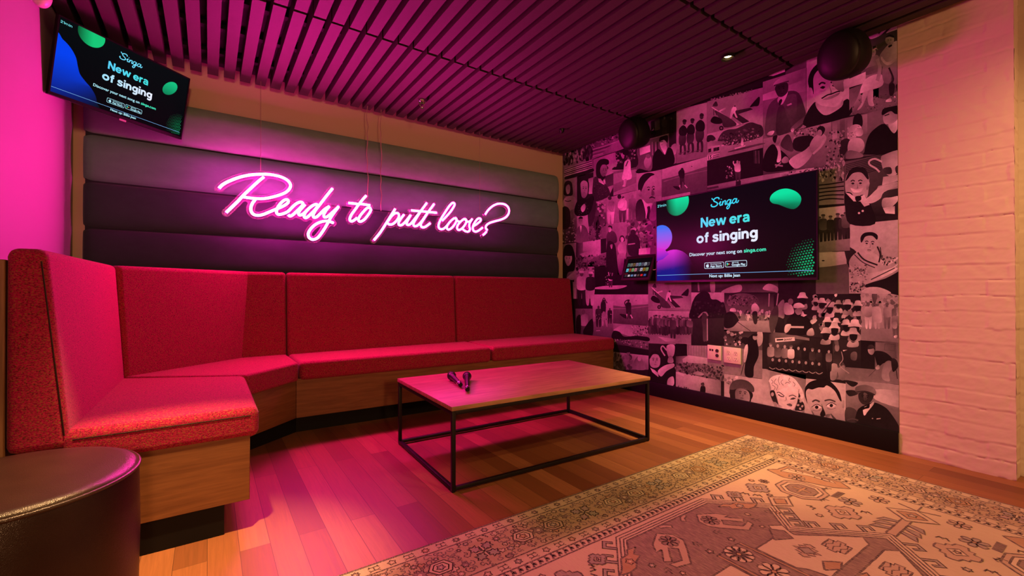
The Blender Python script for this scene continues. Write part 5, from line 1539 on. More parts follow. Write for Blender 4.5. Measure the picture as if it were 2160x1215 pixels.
def picture(W, Ht, left):
    """What both screens show, as a sheet in screen units (metres from the lower left corner of the picture)."""
    S = Sheet(lambda u, v, lift: Vector((u * W - W / 2, v * Ht - Ht / 2, lift)))
    asp = W / Ht
    K = lambda c, f: tuple(x * f for x in c)

    def ground(u, v):
        if left:
            return (0.0006, 0.0016 + 0.002 * v, 0.0024 + 0.002 * v)
        b = (0.0045 + 0.004 * (1 - v), 0.0018, 0.003 + 0.002 * v)
        return b
    N = 40
    for i in range(N):
        for j in range(24):
            S.poly([(i / N, j / 24), ((i + 1) / N, j / 24), ((i + 1) / N, (j + 1) / 24), (i / N, (j + 1) / 24)], ground, bump=False)

    def blob(pts, fn, rings=7):
        cx = sum(p[0] for p in pts) / len(pts); cy = sum(p[1] for p in pts) / len(pts)
        S.layer()
        sc = lambda p, k: (min(max(cx + (p[0] - cx) * k, 0), 1), min(max(cy + (p[1] - cy) * k, 0), 1))
        n = len(pts)
        for r in range(rings):
            k0, k1 = r / rings, (r + 1) / rings
            for i in range(n):
                a, b = pts[i], pts[(i + 1) % n]
                q = [sc(a, k1), sc(b, k1), sc(b, k0), sc(a, k0)] if r else [sc(a, k1), sc(b, k1), (cx, cy)]
                S.poly(q, fn, bump=False)
    mixc = lambda a, b, t: tuple(x + (y - x) * max(0, min(1, t)) for x, y in zip(a, b))
    green, teal, dk = lin(10, 225, 160), lin(8, 150, 105), (0.002, 0.006, 0.006)
    circ = lambda cx, cy, r, n=40: ellipse(cx, cy, r, r * asp, 0, n)
    if left:
        blob(circ(0.205, 0.965, 0.092), lambda u, v: mixc(dk, lin(20, 200, 120), (u - 0.10) / 0.12 + (v - 0.9) * 0.3))
        blob(ellipse(0.842, 0.715, 0.054, 0.128, -0.3, 40), lambda u, v: mixc(lin(6, 120, 80), lin(20, 195, 130), 0.5 + (v - 0.70) * 4))
        sh = catmull([(-.01, .735), (.035, .725), (.085, .665), (.125, .57), (.145, .46), (.165, .37), (.205, .30), (.25, .235), (.285, .15), (.30, .06), (.30, -.01), (-.01, -.01)], 6, True)
        S.layer()
        blob(sh, lambda u, v: mixc(mixc(lin(10, 30, 120), lin(0, 66, 240), v / 0.55), dk, (u - 0.02) / 0.30 - v * 1.2 if v < 0.25 else 0), 9)
    else:
        blob(circ(0.166, 0.949, 0.089), lambda u, v: mixc(dk, mixc(teal, green, (v - 0.80) / 0.2), (u - 0.085) / 0.075 + (v - 0.9) * 0.6))
        pts = []
        for x, y in catmull([(1095, 362), (1118, 312), (1180, 272), (1255, 259), (1330, 280), (1380, 320), (1394, 362), (1380, 410), (1345, 445), (1308, 455), (1250, 440), (1180, 412), (1120, 398)], 5, True):
            p = at(1380 + x / 4.5, 340 + y / 4.5, X=3.25)
            pts.append(((2.512 - p.y) / 1.244, (p.z - 1.032) / 0.695))
        blob(pts, lambda u, v: mixc(dk, mixc(teal, green, (v - 0.72) / 0.12), 0.75 + (v - 0.755) * 7 + (u - 0.83) * 3.5))
        mag, vio, blu = lin(215, 45, 205), lin(160, 80, 225), lin(50, 110, 245)
        blob(circ(0.135, 0.10, 0.155), lambda u, v: mixc(mixc(lin(20, 24, 130), mag, (v - 0.12) / 0.22 - u * 0.9), ground(u, v), (u - 0.14) / 0.13), 9)
        blob(circ(0.034, 0.535, 0.092), lambda u, v: mixc(mixc(mag, vio, (v - 0.37) / 0.14), blu, (v - 0.48) / 0.18), 9)
        blob([(0, .42), (.06, .40), (.10, .33), (.05, .27), (0, .25)], lambda u, v: mixc(lin(110, 36, 190), mag, (v - 0.26) / 0.13 - u * 2))
    # halftone dots fading in towards the lower right corner
    S.layer()
    ca, sa = math.cos(rad(8)), math.sin(rad(8))
    for i in range(-14, 15):
        for j in range(-14, 15):
            a, b = i * 0.0138, j * 0.0138
            u = 0.945 + a * ca - b * sa + (0.0069 if j % 2 else 0)
            v = 0.13 + (a * sa + b * ca) * asp
            cu, cv = (0.985, 0.13)
            d = math.hypot(u - cu, (v - cv) / asp)
            if d > 0.135 or u > 0.986 or v < 0.02:
                continue
            f = max(0.06, min(1, (1 - d / 0.14) * 1.5)) * (0.6 if left else 1)
            r = 0.0052 * (0.65 + 0.35 * f)
            S.poly(ellipse(u, v, r, r * asp, 0, 8), mixc((.004, .006, .006), lin(16, 165, 105), f), bump=False)

    def text(s, u0, v0, w, hgt, col, bold=0.0):
        vs, fs = text_mesh(s, 0.0)
        ymax = max(y for x, y in vs)
        cap = hgt / ymax
        fn = col if callable(col) else (lambda u, v: col)
        S.layer()
        steps = [(0, 0)] if bold == 0 else [(bold * math.cos(k * PI / 3), bold * asp * math.sin(k * PI / 3)) for k in range(6)]
        for dx, dy in steps:
            for f in fs:
                S.poly([(u0 + vs[i][0] * w + dx, v0 + vs[i][1] * cap + dy) for i in f], fn, bump=False)

    arc = lambda cx, cy, rx, ry, a0, a1, n=18: [(cx + rx * math.cos(rad(a0 + (a1 - a0) * k / n)), cy + ry * math.sin(rad(a0 + (a1 - a0) * k / n))) for k in range(n + 1)]
    sm_ = lambda pts: catmull(pts, 5)
    GLYPH = {
        'N': (1.16, [([(.14, 0), (.14, 1.38)], 1), ([(.13, 1.36), (1.03, .02)], 1.05), ([(1.02, 0), (1.02, 1.38)], 1)]),
        'e': (1.0, [(arc(.5, .5, .385, .385, 0, 325), 1), ([(.12, .5), (.99, .5)], .72)]),
        'w': (1.50, [([(.10, 1), (.42, .02)], .95), ([(.42, .02), (.75, .98)], .95), ([(.75, .98), (1.08, .02)], .95), ([(1.08, .02), (1.40, 1)], .95)]),
        'r': (.62, [([(.14, 0), (.14, 1)], 1), (sm_([(.14, .50), (.22, .76), (.40, .88), (.60, .87)]), 1)]),
        'a': (.94, [([(.79, 0), (.79, .62)], 1), (sm_([(.14, .72), (.24, .87), (.46, .90), (.70, .84), (.79, .62)]), .95), (sm_([(.79, .54), (.50, .53), (.22, .47), (.14, .28), (.26, .12), (.50, .11), (.72, .22), (.79, .38)]), .85)]),
        'o': (1.0, [(arc(.5, .5, .385, .385, 0, 360, 26), 1)]),
        'f': (.62, [(sm_([(.30, 0), (.30, .6), (.30, 1.05), (.38, 1.25), (.60, 1.28)]), 1), ([(.03, .90), (.60, .90)], .8)]),
        's': (.88, [(sm_([(.76, .72), (.66, .86), (.45, .91), (.24, .86), (.17, .71), (.28, .58), (.47, .51), (.67, .43), (.74, .27), (.62, .11), (.42, .08), (.20, .13), (.10, .28)]), .9)]),
        'i': (.28, [([(.14, 0), (.14, 1)], 1), ([(.14, 1.15), (.14, 1.40)], 1)]),
        'n': (.90, [([(.14, 0), (.14, 1)], 1), (sm_([(.14, .48), (.20, .74), (.42, .88), (.66, .80), (.75, .56), (.75, .28), (.75, 0)]), 1)]),
        'm': (1.42, [([(.14, 0), (.14, 1)], 1), (sm_([(.14, .5), (.2, .76), (.40, .88), (.60, .8), (.70, .56), (.70, 0)]), .95), (sm_([(.70, .5), (.76, .76), (.96, .88), (1.18, .8), (1.27, .56), (1.27, 0)]), .95)]),
        'g': (.94, [(arc(.46, .52, .33, .375, 0, 360, 26), 1), (sm_([(.80, 1.0), (.80, .5), (.80, -.02), (.70, -.26), (.46, -.33), (.18, -.25)]), 1)]),
        'c': (.92, [(arc(.5, .5, .385, .385, 42, 318), 1)]),
        '2': (.90, [(sm_([(.14, .98), (.20, 1.22), (.44, 1.32), (.70, 1.22), (.76, .98), (.62, .70), (.36, .40), (.12, .09)]), 1), ([(.05, .10), (.84, .10)], 1)]),
        '1': (.52, [([(.40, 0), (.40, 1.38)], 1), ([(.40, 1.34), (.06, 1.08)], .9)]),
        '.': (.28, [([(.14, 0), (.14, .26)], 1)]),
        ' ': (.28, [])}

    def heavy(s, u0, v0, w, xh, col, weight=.295):
        """Heavy grotesque lettering of the headline."""
        gap = .11
        tot = sum(GLYPH[c][0] + gap for c in s) - gap
        ku = w / tot
        fn = col if callable(col) else (lambda u, v: col)
        S.layer()
        x = 0.0
        for c in s:
            adv, strokes = GLYPH[c]
            for pts, wt in strokes:
                # ribbons are laid out in equal units, then placed
                T = Sheet(lambda u, v, l: (u, v))
                T.line([((x + p[0]) * ku, p[1] * xh / asp) for p in pts], weight * wt * ku, (0, 0, 0))
                for f in T.f:
                    S.poly([(u0 + T.v[i][0], v0 + T.v[i][1] * asp) for i in f], fn, bump=False)
            x += adv + gap
    white = lin(205, 232, 250)
    cyan = lin(60, 215, 245)
    pale = lin(200, 222, 252)
    if left:
        white, pale, cyan = lin(175, 235, 250), lin(160, 225, 250), lin(110, 215, 245)
    heavy('21min', .006, .930, .074, .023, lin(120, 225, 235), .18)
    for st, w in script_strokes():
        S.line([(.41 + x * .178, .770 + y * .160) for x, y in catmull(st, 5)], 0.0001, cyan) if False else None
        pts = [((.41 + x * .178), (.770 + y * .160) / asp) for x, y in catmull(st, 5)]
        T = Sheet(lambda u, v, l: (u, v)); T.line(pts, w * .25, (0, 0, 0))
        S.layer()
        for f in T.f:
            S.poly([(T.v[i][0], T.v[i][1] * asp) for i in f], cyan, bump=False)
    heavy('New era', .340, .605, .313, .081, lambda u, v: mixc(lin(90, 210, 250), lin(70, 225, 225), (u - .34) / .3))
    heavy('of singing', .311, .428, .388, .081, lambda u, v: mixc(pale, lin(235, 238, 255), (u - .3) / .4))
    text('Discover your next song on', .259, .282, .348, .038, white, .0006)
    heavy('singa.com', .618, .282, .128, .027, lin(70, 235, 190))

    def badge(u0, u1, v0, v1):
        r = .008
        pts = []
        for cx, cy, a0 in ((u1 - r, v1 - r * asp, 0), (u0 + r, v1 - r * asp, 90), (u0 + r, v0 + r * asp, 180), (u1 - r, v0 + r * asp, 270)):
            pts += [(cx + r * math.cos(rad(a0 + k * 22.5)), cy + r * asp * math.sin(rad(a0 + k * 22.5))) for k in range(5)]
        S.poly(pts, white)
        m = ((u0 + u1) / 2, (v0 + v1) / 2)
        S.poly([(m[0] + (p[0] - m[0]) * (1 - .005 / (u1 - u0)), m[1] + (p[1] - m[1]) * (1 - .0095 / (v1 - v0))) for p in pts], (.003, .004, .008))
    badge(.364, .495, .127, .196)
    badge(.503, .637, .133, .200)
    text('Download on the', .407, .171, .072, .012, white, .0003)
    text('App Store', .405, .141, .077, .024, white, .0006)
    text('GET IT ON', .546, .176, .040, .011, white, .0003)
    text('Google Play', .545, .146, .082, .024, white, .0006)
    # fruit mark and play mark
    S.poly([(.387 + .0105 * math.cos(a) * (1 - .18 * max(0, math.cos(a)) ** 8), .158 + .0105 * asp * math.sin(a) * (1 - .16 * max(0, math.sin(a)) ** 10)) for a in [2 * PI * i / 24 for i in range(24)]], white)
    S.poly(ellipse(.398, .163, .0042, .0075, 0, 10), (.003, .004, .008))
    S.poly(ellipse(.3885, .181, .0016, .006, .5, 8), white)
    S.poly([(.513, .187), (.513, .166), (.526, .166)], lin(40, 200, 230)); S.poly([(.513, .166), (.513, .146), (.526, .166)], lin(60, 190, 90))
    S.poly([(.521, .175), (.535, .166), (.526, .166)], lin(250, 190, 40)); S.poly([(.521, .157), (.526, .166), (.535, .166)], lin(235, 70, 60))
    S.poly([(.003, .0655), (.98, .0655), (.98, .0705), (.003, .0705)], lin(120, 175, 235))
    text('Next up: Billie Jean', .399, .027, .196, .032, white, .0006)
    return S


def make_tv(label, W, Ht, loc, rot, left, depth):
    t = thing('television', label, 'television', loc, rot)
    bz, bb = 0.007, 0.016
    bm = bmesh.new()
    vs = prism(bm, [(-W / 2, -Ht / 2), (W / 2, -Ht / 2), (W / 2, Ht / 2), (-W / 2, Ht / 2)], None, -0.022, -0.001, bev=0.002, seg=2)
    prism(bm, [(-W * .40, -Ht * .46), (W * .40, -Ht * .46), (W * .40, Ht * .30), (-W * .40, Ht * .30)],
          [(-W * .44, -Ht * .48), (W * .44, -Ht * .48), (W * .44, Ht * .34), (-W * .44, Ht * .34)], -depth, -0.021, bev=0.004, seg=2)
    obj('housing', bm, M['plastic_black'], t, shift=False)
    bm = bmesh.new()
    for (x0, x1, y0, y1) in ((-W / 2, W / 2, -Ht / 2, -Ht / 2 + bb), (-W / 2, W / 2, Ht / 2 - bz, Ht / 2), (-W / 2, -W / 2 + bz, -Ht / 2 + bb, Ht / 2 - bz), (W / 2 - bz, W / 2, -Ht / 2 + bb, Ht / 2 - bz)):
        box(bm, x0, x1, y0, y1, -0.002, 0.0035)
    obj('bezel', bm, M['plastic_black'], t, shift=False)
    S = picture(W - 2 * bz, Ht - bz - bb, left)
    bm = bmesh.new()
    S.add_to(bm, 0)
    bmesh.ops.translate(bm, verts=bm.verts, vec=(0, (bb - bz) / 2, 0.0002))
    obj('screen', bm, M['display'], t, shift=False, smooth=0)
    return t


tv = make_tv('large flat television on the photo wallpaper, showing New era of singing', 1.256, 0.713, (3.25, 1.888, 1.376), (PI / 2, 0, -PI / 2), False, 0.055)
bm = bmesh.new()
box(bm, -.22, .22, -.16, .16, -0.0785, -0.054, bev=.002)
obj('wall_bracket', bm, M['steel_black'], tv, shift=False)
a = Vector((0.53, 0.455, -0.007)).normalized()
b = Vector((0.052, -0.046, 0.399))
b = (b - a * b.dot(a)).normalized()
n = a.cross(b)
mat = Matrix((a, b, n)).transposed()
tv2 = make_tv('small flat television tilted down from the far left corner above the velvet panel', 0.705, 0.408, (-0.397, 3.449, 2.165), mat.to_euler(), True, 0.050)
led = bmesh.new()
box(led, -.017, .017, -.214, -.204, -.004, .002, bev=.001)
obj('indicator_light', led, M['led'], tv2, shift=False)
bm = bmesh.new()
Rinv = mat.transposed()
q0 = Vector((0, 0.02, -0.05)); q1 = Rinv @ (Vector((-0.50, YB - 0.02, 2.20)) - Vector((-0.397, 3.449, 2.165)))
tube(bm, [q0, (q0 + q1) / 2, q1], 0.018, 12)
box(bm, -.09, .09, -.08, .12, -0.062, -0.048, bev=.002)
obj('mount_arm', bm, M['steel_black'], tv2, shift=False)

# ================================================================== tablet on the wall
P0, P1 = Vector((3.285, 2.885, 1.268)), Vector((3.295, 2.560, 1.274))
P3, P2 = Vector((3.185, 2.862, 1.043)), Vector((3.195, 2.545, 1.043))
ctr = (P0 + P1 + P2 + P3) / 4
ax = ((P1 - P0) + (P2 - P3)).normalized()
ay = ((P0 - P3) + (P1 - P2))
ay = (ay - ax * ay.dot(ax)).normalized()
az = ax.cross(ay)
mat = Matrix((ax, ay, az)).transposed()
tw, th_ = (P1 - P0).length, (P0 - P3).length
pad = thing('tablet', 'song tablet in dark case, leaning on wall bracket left of the large television', 'tablet', ctr, mat.to_euler())
bm = bmesh.new()
prism(bm, [(-tw / 2, -th_ / 2), (tw / 2, -th_ / 2), (tw / 2, th_ / 2), (-tw / 2, th_ / 2)], None, -0.022, 0.0, bev=0.009, seg=4)
obj('case', bm, M['maroon_case'], pad, shift=False)
S = Sheet(lambda u, v, lift: Vector(((u - .5) * tw * .84, (v - .5) * th_ * .80, 0.0006 + lift)))
S.poly([(0, 0), (1, 0), (1, 1), (0, 1)], [lin(10, 6, 10)] * 4)
rnd = random.Random(12)
tones = [lin(70, 110, 100), lin(120, 110, 105), lin(110, 80, 50), lin(130, 110, 140), lin(100, 130, 145), lin(90, 80, 100), lin(150, 150, 160), lin(70, 60, 70)]
tones2 = [lin(100, 190, 215), lin(150, 70, 40), lin(120, 160, 110), lin(190, 110, 130), lin(60, 50, 60), lin(170, 165, 185), lin(140, 100, 30), lin(120, 140, 100)]
for k in range(8):
    for (v0, tt) in ((.60, tones), (.33, tones2)):
        u0 = .05 + k * .115
        S.poly([(u0, v0), (u0 + .095, v0), (u0 + .095, v0 + .16), (u0, v0 + .16)], tt[k])
        S.poly([(u0 + .02, v0 + .03), (u0 + .06, v0 + .02), (u0 + .07, v0 + .10), (u0 + .03, v0 + .12)], tuple(x * .4 for x in tt[k]))
        S.line([(u0, v0 - .03), (u0 + .06, v0 - .03)], .008, lin(90, 80, 85))
S.line([(.02, .215), (.16, .22)], .014, lin(190, 25, 50))
for k, c in enumerate((lin(60, 45, 55), lin(190, 170, 180), lin(90, 120, 165), lin(140, 120, 145), lin(90, 60, 60), lin(205, 30, 40), lin(60, 80, 150))):
    u0 = .05 + k * .13
    S.poly([(u0, .07), (u0 + .09, .07), (u0 + .09, .17), (u0, .17)], c)
bm = bmesh.new()
S.add_to(bm, 0)
obj('screen', bm, M['display'], pad, shift=False, smooth=0)
bm = bmesh.new()
tube(bm, [mat.transposed() @ (Vector((XR - 0.001, 2.70, 1.11)) - ctr), Vector((0, -0.03, -0.018))], 0.022, 14)
w0 = mat.transposed() @ (Vector((XR - 0.006, 2.70, 1.10)) - ctr)
obj('wall_bracket', bm, M['steel_black'], pad, shift=False)
bm = bmesh.new()
tube(bm, catmull([(tw / 2 - .012, -.02, -.012), (tw / 2 + .022, -.015, -.02), (tw / 2 + .03, .03, -.03), tuple(mat.transposed() @ (Vector((XR - 0.003, 2.53, 1.20)) - ctr))], 6), 0.003, 6)
obj('charging_cable', bm, M['white_plastic'], pad, shift=False)

# ================================================================== speakers
def make_speaker(label, loc):
    s = thing('loudspeaker', label, 'speaker', loc, (0, rad(-12), 0))
    bm = bmesh.new()
    bmesh.ops.create_uvsphere(bm, u_segments=40, v_segments=28, radius=1.0)
    for v in bm.verts:
        x, y, z = v.co
        wob = 1.0 + 0.10 * z
        e = 0.82
        f = lambda t: math.copysign(abs(t) ** e, t)
        v.co = Vector((f(x) * (0.105 if x < 0 else 0.125), f(y) * 0.123 * (1.04 - 0.06 * abs(z)), f(z) * 0.143 * wob * 0.95))
    obj('cabinet', bm, M['speaker_black'], s, shift=False, smooth=80)
    bm = bmesh.new()
    prof = [(0.106, 0.0), (0.108, 0.008), (0.098, 0.020), (0.06, 0.030), (0.0, 0.033)]
    lathe(bm, prof, 36, mat=Matrix.Translation((-0.072, 0, 0)) @ Matrix.Rotation(-PI / 2, 4, 'Y') @ Matrix.Diagonal((1.2, 1.0, 1.25, 1)))
    obj('grille', bm, M['steel_black'], s, shift=False, smooth=60)
    bm = bmesh.new()
    r = Matrix.Rotation(rad(12), 3, 'Y')
    wall = r @ Vector((XR - 0.004 - loc[0], 0, 0.055))
    tube(bm, catmull([(0.08, 0, 0.02), (0.13, -0.01, 0.05), tuple(wall)], 5), 0.012, 12)
    tube(bm, [tuple(wall + r @ Vector((-0.008, 0, 0))), tuple(wall + r @ Vector((0.003, 0, 0)))], 0.035, 20)
    obj('wall_bracket', bm, M['steel_black'], s, shift=False)
    bm = bmesh.new()
    tube(bm, [(0.10, -0.112, 0.01), (0.10, -0.128, 0.01)], 0.009, 10)
    obj('clamp_knob', bm, M['chrome'], s, shift=False)
    return s


make_speaker('black oval loudspeaker high on the photo wallpaper beside the brick pier', (3.085, 1.058, 2.325))
make_speaker('black oval loudspeaker high on the photo wallpaper towards the far corner', (3.085, 2.615, 2.320))

# ================================================================== microphones on the table
def make_mic(label, head, tail):
    h, t = Vector(head), Vector(tail)
    d = (h - t)
    L = d.length
    m = thing('microphone', label, 'microphone', t, d.to_track_quat('Z', 'Y').to_euler(), 'karaoke microphones on the coffee table')
    bm = bmesh.new()
    lathe(bm, [(0.0105, 0.0), (0.0125, 0.003), (0.0125, 0.030), (0.0118, 0.032), (0.0122, 0.036), (0.0150, L * .55), (0.0185, L * .76), (0.0195, L * .79)], 24)
    obj('body', bm, M['plastic_black'], m, shift=False)
    bm = bmesh.new()
    prof = [(0.0205, L * .78), (0.0245, L * .83), (0.0255, L * .89), (0.0225, L * .955), (0.0140, L * .99), (0.0, L)]
    lathe(bm, prof, 28)
    obj('grille', bm, M['steel_black'], m, shift=False, smooth=60)
    bm = bmesh.new()
    lathe(bm, [(0.0250, L * .858), (0.0268, L * .862), (0.0268, L * .878), (0.0250, L * .882)], 28)
    obj('collar', bm, M['plastic_black'], m, shift=False)
    bm = bmesh.new()
    lathe(bm, [(0.0126, 0.031), (0.0136, 0.034), (0.0136, 0.046), (0.0128, 0.049)], 24)
    obj('ring', bm, M['chrome'], m, shift=False)


def on_table(px, py, z):
    p = at(px, py, Z=z)
    return (p.x, p.y, z)


make_mic('black microphone lying on the table, the left one, handle toward its twin', on_table(950, 790, TH + .030), on_table(972, 812, TH + .0170))
make_mic('black microphone on the table, the right one, grille pointing at the bench', on_table(985, 790, TH + .030), on_table(986, 822, TH + .0170))

# ================================================================== wall plates
def plate(name, label, y1, y0, z0, z1):
    yc, zc = (y0 + y1) / 2, (z0 + z1) / 2
    p = thing(name, label, 'wall socket', (XR - 0.002, yc, zc))
    bm = bmesh.new()
    box(bm, XR - 0.0095, XR - 0.0005, y0, y1, z0, z1, bev=0.0025, seg=3)
    obj('cover_plate', bm, M['white_plastic'], p)
    return p, yc, zc


p, yc, zc = plate('audio_socket', 'square cream wall plate with two black audio jacks and small sockets', 2.077, 1.962, .400, .514)
bm = bmesh.new()
for dz in (.018, -.020):
    tube(bm, [(XR - .0085, yc - .026, zc + dz), (XR - .0125, yc - .026, zc + dz)], 0.0135, 18)
obj('audio_jack', bm, M['slot_black'], p)
bm = bmesh.new()
for dy in (.033, .013):
    box(bm, XR - .0105, XR - .0085, yc + dy - .007, yc + dy + .007, zc + .012, zc + .027)
obj('data_port', bm, M['slot_black'], p)
p, yc, zc = plate('power_socket', 'wider cream wall plate with four power outlets', 1.939, 1.805, .391, .513)
for dy in (.029, -.029):
    for dz in (.020, -.024):
        bm = bmesh.new()
        tube(bm, [(XR - .009, yc + dy, zc + dz), (XR - .0108, yc + dy, zc + dz)], .0175, 20)
        o = obj('outlet', bm, M['white_plastic'], p)
        bm = bmesh.new()
        for sy_, hh in ((-.006, .0085), (.006, .0068)):
            box(bm, XR - .0115, XR - .0100, yc + dy + sy_ - .0013, yc + dy + sy_ + .0013, zc + dz + .003 - hh / 2, zc + dz + .003 + hh / 2)
        tube(bm, [(XR - .0100, yc + dy, zc + dz - .009), (XR - .0115, yc + dy, zc + dz - .009)], .0026, 10)
        obj('slots', bm, M['slot_black'], o, shift=None)

# ================================================================== ceiling fittings
for i, (x, y, watts, cone, blend, label) in enumerate(DOWNLIGHTS):
    d = thing('downlight', label, 'downlight', (x, y, SLAT_Z + 0.004), (0, 0, 0), 'recessed downlights in the slatted ceiling')
    bm = bmesh.new()
    lathe(bm, [(0.030, -0.018), (0.040, -0.026), (0.040, 0.055), (0.030, 0.055)], 24)
    bm.faces.ensure_lookup_table()
    bmesh.ops.delete(bm, geom=[f for f in bm.faces if len(f.verts) > 4], context='FACES_ONLY')
    obj('housing', bm, M['steel_black'], d, shift=False)
    bm = bmesh.new()
    lathe(bm, [(0.0, -0.010), (0.016, -0.010), (0.0225, -0.006)], 20)
    bmesh.ops.delete(bm, geom=[f for f in bm.faces if len(f.verts) > 4], context='FACES_ONLY')
    obj('bulb', bm, M['lamp'], d, shift=False)
    ld = bpy.data.lights.new('downlight_beam', 'SPOT')
    ld.energy = watts
    ld.color = WARM
    ld.spot_size = rad(cone)
    ld.spot_blend = blend
    ld.shadow_soft_size = 0.028
    lo = bpy.data.objects.new('downlight_beam', ld)
    C.objects.link(lo)
    lo.parent = d
    lo.location = (0, 0, -0.045)

px_, py_, pz_, pw_ = PENDANT
pn = thing('pendant_lamp', 'warm globe pendant lamp of the lounge behind the viewpoint, beyond the photo edge', 'lamp', (px_, py_, pz_))
bm = bmesh.new()
bmesh.ops.create_uvsphere(bm, u_segments=24, v_segments=16, radius=0.25)
gl_ = obj('globe', bm, M['globe'], pn, shift=False, smooth=80)
bm = bmesh.new()
lathe(bm, [(0.050, 0.235), (0.050, 0.275), (0.012, 0.295)], 20)
obj('socket', bm, M['steel_black'], pn, shift=False)
bm = bmesh.new()
tube(bm, [(0, 0, 0.29), (0, 0, CEIL_Z + 0.03 - pz_)], 0.004, 8)
obj('cord', bm, M['plastic_black'], pn, shift=False)

sp = thing('fire_sprinkler', 'small pendent fire sprinkler with shiny ring under the slats', 'sprinkler', (1.407, 3.34, SLAT_Z))
bm = bmesh.new()
lathe(bm, [(0.019, 0.012), (0.016, 0.0), (0.016, -0.016)], 20)
o = obj('stem', bm, M['white_plastic'], sp, shift=False)
bm = bmesh.new()
lathe(bm, [(0.026, -0.022), (0.029, -0.019), (0.029, -0.016), (0.012, -0.014)], 28)
obj('escutcheon', bm, M['chrome'], sp, shift=False)
bm = bmesh.new()
for s_ in (-1, 1):
    tube(bm, catmull([(s_ * .008, 0, -.020), (s_ * .020, 0, -.034), (s_ * .014, 0, -.050), (0, 0, -.056)], 5), .0022, 6)
obj('yoke', bm, M['chrome'], sp, shift=False)
bm = bmesh.new()
lathe(bm, [(0.0, -0.068), (0.013, -0.067), (0.014, -0.063), (0.004, -0.060), (0.003, -0.054), (0.0, -0.054)], 16)
obj('deflector', bm, M['chrome'], sp, shift=False)

sp = thing('ceiling_sensor', 'tiny black glossy dome sensor under the slats near the far right corner', 'sensor', (2.752, 3.20, SLAT_Z))
bm = bmesh.new()
lathe(bm, [(0.024, 0.01), (0.024, -0.018), (0.021, -0.024)], 20)
obj('housing', bm, M['plastic_black'], sp, shift=False)
bm = bmesh.new()
lathe(bm, [(0.0, -0.044), (0.012, -0.040), (0.019, -0.030), (0.020, -0.022)], 20)
obj('lens', bm, M['plastic_black'], sp, shift=False)

wf = thing('wall_spotlight', 'rounded white fitting high on the left wall near the tilted television', 'wall fitting', (XL + 0.04, 3.02, 2.36))
bm = bmesh.new()
bmesh.ops.create_uvsphere(bm, u_segments=28, v_segments=18, radius=1.0)
for v in bm.verts:
    v.co = Vector((v.co.x * .038, v.co.y * .044, v.co.z * .055 + (0.02 if v.co.z > 0 else 0)))
obj('shell', bm, M['white_plastic'], wf, shift=False, smooth=80)
bm = bmesh.new()
tube(bm, [(-.042, 0, .03), (.02, .01, .03), (.055, .02, .035)], .012, 14)
tube(bm, [(.055, .02, .035), (.062, .022, .020)], .016, 14)
obj('knuckle', bm, M['chrome'], wf, shift=False)

# ================================================================== rug
RX, RY, HX, HY = 1.57, 0.60, 1.35, 0.945
rug = tag(thing('rug', 'faded beige patterned rug with medallion and flower borders on the oak floor', 'rug', (RX, RY, 0)), 'faded beige patterned rug with medallion and flower borders on the oak floor', 'rug')
RT = 0.0075
BEIGE, SAND, PINKG, MAUVE, RUST, INK, BLUE = (0.52, 0.405, 0.26), (0.55, 0.43, 0.29), (0.42, 0.29, 0.20), (0.180, 0.118, 0.100), (0.36, 0.20, 0.10), (0.050, 0.034, 0.034), (0.26, 0.22, 0.185)
S = Sheet(lambda u, v, lift: Vector((RX + u, RY + v, RT + lift)))
Sheet.STEP = 6e-6
S.base = 0.0001
rr = random.Random(77)
# ground in small pieces so that the fading of the dye can vary
NX, NYY = 60, 42
for i in range(NX):
    for j in range(NYY):
        x0, x1 = -HX + 2 * HX * i / NX, -HX + 2 * HX * (i + 1) / NX
        y0, y1 = -HY + 2 * HY * j / NYY, -HY + 2 * HY * (j + 1) / NYY
        def dye(u, v):
            s = min(HX - abs(u), HY - abs(v))
            base = Vector(BEIGE)
            if 0.05 < s < 0.25:
                base = Vector((0.37, 0.262, 0.150))
            return tuple(base * (1.0 + 0.13 * mnoise.noise(Vector((u * 2.3, v * 2.3, 1))) + 0.07 * mnoise.noise(Vector((u * 9, v * 9, 4)))))
        S.poly([(x0, y0), (x1, y0), (x1, y1), (x0, y1)], dye, bump=False)


_line = S.line


def heavier(pts, w, col, closed=False, bump=True):
    _line(pts, w * 1.8 if w < .0055 else w, col, closed, bump)


S.line = heavier


def ink(k=1.0):
    f = rr.uniform(0.8, 1.25) * k
    return tuple(x * f for x in INK)


def wear(pts, w, col, closed=False, step=0.016, miss=0.07):
    """A woven outline: slightly wavering, with worn gaps."""
    w *= 1.15
    src = pts + [pts[0]] if closed else pts
    out = []
    for a, b in zip(src, src[1:]):
        d = math.hypot(b[0] - a[0], b[1] - a[1])
        n = max(1, int(d / step))
        for k in range(n):
            t = k / n
            out.append((a[0] + (b[0] - a[0]) * t + rr.uniform(-.0009, .0009), a[1] + (b[1] - a[1]) * t + rr.uniform(-.0009, .0009)))
    out.append(src[-1])
    seg = [out[0]]
    for p in out[1:]:
        seg.append(p)
        if rr.random() < miss and len(seg) > 2:
            S.line(seg, w, col, bump=False)
            seg = [p]
    if len(seg) > 1:
        S.line(seg, w, col, bump=False)


def xf(cx, cy, a=0.0, s=1.0, fx=1):
    ca, sa = math.cos(a), math.sin(a)
    return lambda pts: [(cx + s * (fx * x * ca - y * sa), cy + s * (fx * x * sa + y * ca)) for x, y in pts]


